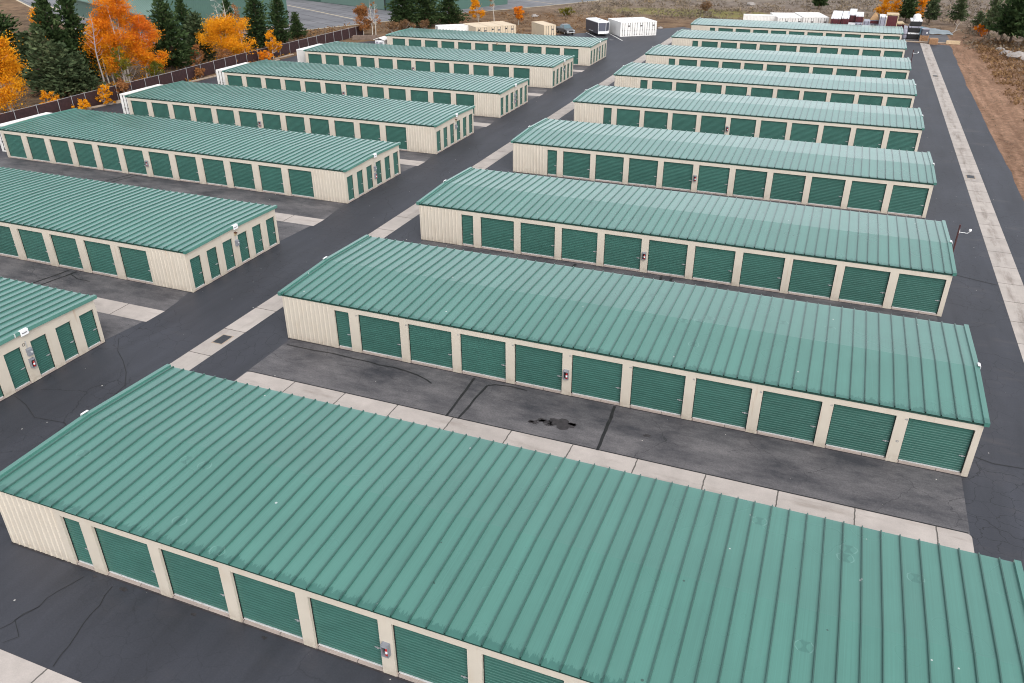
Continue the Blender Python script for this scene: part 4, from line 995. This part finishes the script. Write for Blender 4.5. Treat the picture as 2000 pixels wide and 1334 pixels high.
def aspen(seed, h=9., r=2.6, mats=('aspen_gold',), leaf=1.0, base=.16, stems=1, barkmat='aspen_bark', cl=70, per=46, top=1.0, lsz=.185):
    rnd = random.Random(seed); tr = MB(); fo = Foliage(); tips = []
    for st in range(stems):
        bx, by = (0, 0) if stems == 1 else (rnd.uniform(-.5, .5), rnd.uniform(-.5, .5)); lx, ly = rnd.uniform(-.09, .09)*h, rnd.uniform(-.09, .09)*h; hh = h*rnd.uniform(.86, 1.0)
        ax = lambda z, bx=bx, by=by, lx=lx, ly=ly, hh=hh: Vector((bx+lx*(z/hh)**1.4+.10*math.sin(z*.8+seed), by+ly*(z/hh)**1.4+.10*math.cos(z*.7+st), z))
        tr.tube([ax(hh*k/8) for k in range(9)], [.0125*hh*(1-k/8)**.9+.012 for k in range(9)], 7)
        for k in range(int(22/stems**.5)):
            z = hh*rnd.uniform(base, .93); t = z/hh; a = rnd.uniform(0, 6.283); ln = r*(1.12-t*.92)*rnd.uniform(.5, 1.0); p = ax(z); up = rnd.uniform(.45, 1.0)
            q1 = p+Vector((math.cos(a), math.sin(a), up*.7))*ln*.5; q2 = p+Vector((math.cos(a+.3), math.sin(a+.3), up))*ln; tr.tube([p, q1, q2], [.030*(1-t)+.016, .02*(1-t)+.011, .007], 5, cap=False)
            tips += [q1, q2]
            for s in range(3):
                b_ = a+rnd.uniform(-1.2, 1.2); c0 = p.lerp(q2, rnd.uniform(.35, .9)); e = c0+Vector((math.cos(b_), math.sin(b_), rnd.uniform(.2, 1.0)))*ln*rnd.uniform(.2, .42); tr.tube([c0, e], [.012, .005], 4, cap=False); tips.append(e)
        tips.append(ax(hh*.97))
    out = [tr.mesh("trunk", barkmat)]
    fos = [Foliage() for _ in mats]
    if leaf > 0:
        use = [p for p in tips if p.z < h*top]; rnd.shuffle(use)
        for i, c in enumerate((use*4)[:int(cl*leaf)]):
            c = c+Vector((rnd.gauss(0, .22), rnd.gauss(0, .22), rnd.gauss(0, .2))); sg_ = rnd.uniform(.20, .42)*r/2.6
            f = fos[min(len(mats)-1, int(len(mats)*max(0, min(.999, c.z/h+rnd.gauss(0, .18)))))]
            for _ in range(int(per*1.7)):
                p = c+Vector((rnd.gauss(0, sg_), rnd.gauss(0, sg_), rnd.gauss(0, sg_*.75))); s_ = lsz*rnd.uniform(.7, 1.25); f.card(p, s_, s_*.85, rnd)
    return out+[f.mesh("foliage" if i else "crown", m_) for i, (f, m_) in enumerate(zip(fos, mats))]
def plant(name, label, cat, meshes, x, y, sc=(1, 1, 1), rz=0, group=None):
    t = thing(name, label, cat, (x, y, hgt(x, y)-.05), rz, group); t.scale = sc
    for me in meshes:
        if len(me.vertices): inst(me.name.split('.')[0], me, t)
    return t
PD = [conifer(1), conifer(2, r=2.1), conifer(3, r=2.8, pw=.65)]
PP = [conifer(4, h=6, r=1.9, mat='pine_pale', dens=.95, base=.05, gap=.05), conifer(5, h=6, r=1.6, mat='pine_pale', dens=.9, base=.12)]
PO = [conifer(6, h=6, r=1.9, mat='pine_leaf', dens=.9, base=.22, pw=.5, gap=.12), conifer(7, h=6, r=1.75, mat='pine_pale', dens=.75, base=.25, pw=.5, gap=.15)]
G1 = "pine trees along the left fence"
for i, (lab, me, x, y, h, w) in enumerate([
    ("dark pine at the far left photo edge behind the golden aspen", PD[2], -87.5, 60.8, 10.8, 1.3), ("slim grey-green pine left of the tall twin pines", PP[0], -80.6, 59.6, 6.9, 1.2), ("tall dark pine, left of the twin pines nearest the orange aspens", PD[1], -73.9, 58.6, 12.6, 1.0),
    ("tall dark pine, right of the twin pines, behind the bare leaning trunk", PD[0], -73.2, 61.5, 12.8, .85), ("short grey-green pine close behind the fence, below the twin pines", PP[0], -69.2, 54.7, 6.6, 1.2), ("short grey-green pine beside the bare leaning trunk at the fence", PP[1], -68.7, 56.9, 5.4, 1.15),
    ("mid-height pine at the left flank of the twin pines", PP[1], -71.4, 54.0, 8.6, .95), ("broad black-green pine right of the flaming orange aspens", PD[2], -69.9, 75.6, 10.6, .95), ("narrow dark pine behind the broad black-green one", PD[1], -76.2, 86.6, 9.8, .85),
    ("grey-green pine beside the bare-topped golden aspen", PP[0], -71.2, 83.0, 7.4, .95), ("dark pine standing before the hangar wall, left of a close pair", PD[0], -70.0, 96.9, 9.8, 1.0), ("dark pine at the hangar corner, right of a close pair", PD[1], -70.0, 103.2, 9.0, 1.05),
    ("dark pine behind the bare-topped golden aspen against the hangar", PD[1], -73.2, 93.6, 8.6, .95), ("small lone pine at the fence in front of the tarmac", PD[2], -71.0, 110.2, 4.9, 1.05)]):
    base = 6. if me in PP else 10.; plant("pine_tree", lab, "pine tree", me, x, y, (h/base*w*1.34, h/base*w*1.34, h/base), i*1.1, G1)
G2 = "pines behind the last left-hand building"
for i, (lab, x, y, h, w) in enumerate([("bushy pine, left of the dark clump behind the last left-hand building", -58.8, 131.0, 9.4, 1.55), ("bushy pine, centre of the dark clump behind the last left-hand building", -55.2, 132.8, 9.0, 1.6), ("bushy pine, right end of the dark clump beside the tarmac", -52.0, 138.0, 8.2, 1.45)]):
    plant("pine_tree", lab, "pine tree", PD[2], x, y, (h/10*w, h/10*w, h/10), i*2.2+.4, G2)
G3 = "pines beyond the far yard"
for i, (lab, me, x, y, h, w) in enumerate([("dark pine just behind the wrapped stacks, between two yellow aspens", PO[0], 38.2, 176.3, 5.8, 1.2), ("open grey-green pine right of the second yellow aspen", PO[1], 42.7, 174.0, 6.0, 1.2), ("open pine with bare lower trunk above the tarp", PO[1], 47.7, 173.2, 5.6, 1.15), ("small pale pine left of the big dark pines at upper right", PO[1], 51.0, 167.0, 3.2, 1.3),
    ("thin tall pine left of the big dark pines at upper right", PO[1], 52.1, 157.2, 7.6, .75), ("big dark pine with exposed trunk at the upper right, nearest the lane", PO[0], 54.4, 147.2, 9.2, 1.15), ("big dark pine cut by the right photo edge", PO[0], 56.2, 141.6, 9.6, 1.0), ("slender pine trunk between the dark pines and the orange shrub", PO[1], 53.4, 150.6, 7.2, .8), ("far lone pine above the middle of the white container row", PO[0], 19.5, 196, 4.6, 1.3)]):
    plant("pine_tree", lab, "pine tree", me, x, y, (h/6*w, h/6*w, h/6), i*.9, G3)
GA = "autumn aspens along the fence"
plant("aspen_tree", "golden aspen with white trunk at the far left photo edge", "aspen", aspen(21, 9.8, 3.6, ('aspen_gold', 'aspen_gold', 'aspen_gold'), cl=180, per=58, base=.06, top=.9, stems=2), -65.6, 43.2, group=GA)
plant("aspen_tree", "golden aspen beyond the dark left pine, near the tarmac line", "aspen", aspen(22, 7.2, 2.0, ('aspen_gold',), cl=80, per=46), -104, 81.2, (1.1, 1.1, 1.1), group=GA)
plant("aspen_tree", "orange aspen, left of the three flaming ones", "aspen", aspen(23, 9.2, 3.0, ('aspen_gold', 'aspen_orange'), cl=150, per=60, base=.10, stems=2), -70.0, 62.6, group=GA)
plant("aspen_tree", "tallest flaming red-orange aspen with a bare grey tip", "aspen", aspen(24, 12.6, 3.9, ('aspen_gold', 'aspen_orange', 'aspen_orange'), cl=190, per=62, base=.08, stems=2, top=.97), -68.6, 64.4, group=GA)
plant("aspen_tree", "orange aspen, right of the three flaming ones, beside the black-green pine", "aspen", aspen(25, 9.0, 3.2, ('aspen_gold', 'aspen_orange', 'aspen_red'), cl=160, per=60, base=.10, stems=2), -67.0, 67.0, group=GA)
plant("aspen_tree", "leaning bare grey aspen trunk between the pines and the orange aspens", "aspen", aspen(26, 11, 2.2, (), leaf=0, barkmat='aspen_dead', base=.35), -68.5, 60.2, (1, 1, 1), .5, GA)
plant("aspen_tree", "golden aspen with bare white top in front of the hangar wall", "aspen", aspen(27, 10.2, 4.0, ('aspen_gold', 'aspen_gold'), cl=180, per=60, base=.06, top=.66, stems=3), -65.4, 83.0, group=GA)
plant("aspen_tree", "thin bare aspen beside the golden one, before the hangar pines", "aspen", aspen(28, 9.2, 1.5, ('aspen_rust',), leaf=.3, cl=40, per=30, base=.4), -66.0, 88.0, group=GA)
plant("aspen_tree", "small golden aspen on the lot side of the fence", "aspen", aspen(29, 4.6, 1.35, ('aspen_gold',), cl=46, per=40, base=.2), -60.3, 88.0, group=GA)
GB = "aspens behind the far buildings"
plant("aspen_tree", "rust-brown aspen at the fence corner by the tarmac", "aspen", aspen(30, 6.6, 2.1, ('aspen_rust',), cl=85, per=46), -60.8, 117.6, group=GB)
plant("aspen_tree", "bare white aspen next to the rust-brown one", "aspen", aspen(31, 7.4, 1.6, ('aspen_rust',), leaf=.25, cl=40, per=24, base=.3, stems=2), -58.4, 118.0, group=GB)
plant("aspen_tree", "yellow aspen between the pine clump and the three tan containers", "aspen", aspen(32, 5.2, 1.7, ('aspen_gold',), cl=60, per=40), -48.6, 145.2, group=GB)
plant("aspen_tree", "bare white aspen behind the three tan containers", "aspen", aspen(33, 6.2, 1.3, ('aspen_rust',), leaf=.2, cl=36, per=22, base=.4), -45.4, 146.5, group=GB)
plant("aspen_tree", "small rust-orange tree right of the three tan containers", "aspen", aspen(34, 3.6, 1.5, ('aspen_rust', 'aspen_orange'), cl=56, per=36), -38.4, 143.5, group=GB)
plant("aspen_tree", "yellow aspen left of the dark pine behind the wrapped stacks", "aspen", aspen(35, 5.0, 2.1, ('aspen_gold',), cl=70, per=40), 34.0, 178.6, group=GB)
plant("aspen_tree", "half-bare yellow aspen touching the dark pine behind the stacks", "aspen", aspen(36, 4.6, 1.7, ('aspen_gold',), cl=45, per=34), 36.2, 181.0, group=GB)
plant("aspen_tree", "yellow-orange aspen right of the dark pine behind the stacks", "aspen", aspen(37, 6.6, 1.9, ('aspen_gold', 'aspen_orange'), cl=80, per=40, base=.06), 40.8, 180.0, group=GB)
GS = "autumn shrubs along the fence"
for i, (lab, x, y, h, r_, mt) in enumerate([("olive-green leafy shrub under the flaming aspens", -66.4, 62.2, 5.6, 1.7, 'olive_leaf'), ("low olive shrub at the fence, right of the flaming aspens", -64.6, 66.6, 2.6, 1.5, 'olive_leaf'), ("golden sapling just inside the fence below the bare leaning trunk", -59.6, 51.4, 2.4, .8, 'aspen_gold'), ("golden sapling by the fence right of the far left aspen", -61.3, 45.6, 2.9, 1.1, 'aspen_gold'),
    ("low golden bush inside the fence behind the third left-hand building", -59.3, 47.9, 1.2, .8, 'aspen_gold'), ("rust sapling inside the fence behind the fourth left-hand building", -59.6, 55.3, 2.4, 1.1, 'aspen_rust'), ("rust bush at the fence behind the fifth left-hand building", -60.3, 70.2, 1.5, 1.0, 'aspen_rust'),
    ("rust bushes under the broad black-green pine", -67.2, 78.4, 3.0, 1.5, 'aspen_rust'), ("small orange bush inside the fence by the small golden aspen", -60.2, 85.6, 1.7, 1.0, 'aspen_orange'), ("rust thicket at the fence below the bare-topped golden aspen", -63.2, 79.6, 2.6, 1.7, 'aspen_rust'), ("bright orange shrub under the big pines at upper right", 51.2, 158.2, 1.9, 1.5, 'aspen_orange'), ("dark round shrub in the dry field behind the trailer", -33.4, 162, 1.6, 1.6, 'olive_leaf'), ("rusty brush clump in the field above the lane", -4.1, 177, 2.2, 2.3, 'brush'), ("rust brush by the tarmac edge right of the fence corner", -57.0, 122.5, 1.8, 1.9, 'brush'), ("brown brush between fence corner and pine clump", -56.5, 126.5, 1.8, 1.9, 'brush'), ("low brown brush at the foot of the pine clump", -53.6, 130.0, 1.5, 1.6, 'brush')]):
    plant("shrub", lab, "shrub", aspen(60+i, h, r_, (mt,), cl=34, per=38, base=.05, stems=2, barkmat='aspen_dead', lsz=.17), x, y, rz=i, group=GS)
# countless sagebrush and dry tufts
def scatter(name, mat, n, seed, inside, size, cards):
    rnd = random.Random(seed); fo = Foliage(); k = 0
    while k < n:
        p = inside(rnd)
        if p is None: continue
        x, y = p; k += 1; s_ = rnd.uniform(*size); z = hgt(x, y)
        for _ in range(cards):
            c = Vector((x+rnd.gauss(0, s_*.42), y+rnd.gauss(0, s_*.42), z+abs(rnd.gauss(0, s_*.32))+.03)); fo.card(c, s_*rnd.uniform(.3, .6), s_*rnd.uniform(.12, .26), rnd, up=Vector((rnd.gauss(0, .8), rnd.gauss(0, .8), .8)))
    o = bpy.data.objects.new(name, fo.mesh(name, mat)); COL.objects.link(o); tag(o, kind='stuff'); return o
def far_field(rnd):
    x, y = rnd.uniform(-38, 110), rnd.uniform(136, 245)
    if y < 162 and -30 < x < 47: return None
    if x < 46 and y < 152+(.5*(-9-x) if x < -9 else 0)-abs(x)*.2: return None
    if x < -35+(y-199)*.45 and y > 140: return None
    if x < -20 and y < 148: return None
    if math.sin(x*.09+y*.05)+math.sin(y*.11-x*.04)+rnd.uniform(-1, 1.6) < -.1: return None
    return x, y
scatter("sagebrush", 'sage', 2600, 5, far_field, (.6, 1.5), 13)
def right_bank(rnd):
    x, y = 48.5+abs(rnd.gauss(0, 7)), rnd.uniform(40, 150)
    if rnd.random() < sstep(140, 70, y)*.4 and x < 53: return None
    return x, y
scatter("bank_brush", 'brush', 1300, 6, right_bank, (.4, 1.1), 12)
def fence_strip(rnd):
    y = rnd.uniform(30, 128); x = rnd.uniform(-92 if y < 86 else -80, -62.2)
    if y > 87 and x < -93.4+(y-87.2)*.51+1.5: return None
    return x, y
scatter("undergrowth", 'brush', 800, 7, fence_strip, (.4, 1.2), 12)
scatter("dry_grass", 'brush', 500, 9, lambda r_: (lambda y: (r_.uniform(-62+(y-118)*.1, -30+(y-118)*.3), y) if y > 118 + 0 else None)(r_.uniform(119, 165)) , (.4, 1.0), 9)
def leaf_fall(rnd):
    y = rnd.choice((43, 64, 66, 83, 88))+rnd.gauss(0, 3.2); x = -64.8+rnd.gauss(0, 3.0)
    return (x, y) if x < -59.9 else None
scatter("fallen_leaves", 'aspen_gold', 700, 12, leaf_fall, (.35, .7), 6)
def gravel_fall(rnd):
    return 44.6+abs(rnd.gauss(0, 2.6)), rnd.uniform(25, 142)
scatter("loose_stones", 'sage', 700, 14, gravel_fall, (.10, .30), 5)
# boulders at the bank
for i, (x, y, s_, w) in enumerate(((53.6, 130.4, 1.3, "largest grey boulder on the right bank below the dark pines"), (52.6, 134.0, .9, "grey boulder just above the largest one on the right bank"), (55.2, 127.0, 1.0, "grey boulder at the right photo edge on the bank"), (52.0, 138.5, .7, "small grey boulder under the big pine trunks"), (-40, 158, .7, "pale rock in the dry field near the tarmac edge"), (3, 200, 1.0, "pale rock pile stone at the top edge above the lane"), (-8.9, 148.2, .5, "small pale rock at the asphalt edge beside the white containers"))):
    rnd = random.Random(40+i); bm = __import__('bmesh').new(); __import__('bmesh').ops.create_icosphere(bm, subdivisions=2, radius=s_)
    for v in bm.verts: f = rnd.uniform(.78, 1.12); v.co = Vector((v.co.x*f*1.3, v.co.y*f, v.co.z*f*.62))
    me = bpy.data.meshes.new("boulder"); bm.to_mesh(me); bm.free(); me.materials.append(M['stone']); o = bpy.data.objects.new("boulder", me); COL.objects.link(o); o.location = (x, y, hgt(x, y)+s_*.2); tag(o, w, "boulder", "boulders at the edges of the site")
# fallen grey branch at the lane end
b = MB(); b.tube([(0, 0, .1), (.7, 1.2, .5), (1.0, 2.6, 1.3), (1.5, 3.2, 2.0)], [.10, .08, .06, .03], 6); b.tube([(.7, 1.2, .5), (1.6, 1.5, .9)], [.06, .03], 5); b.tube([(1.0, 2.6, 1.3), (.4, 3.2, 1.9)], [.05, .02], 5)
o = b.build("dead_branch", 'aspen_dead', loc=(46.0, 159.5, 0)); tag(o, "bleached dead branch leaning at the corner of the tarp", "branch")
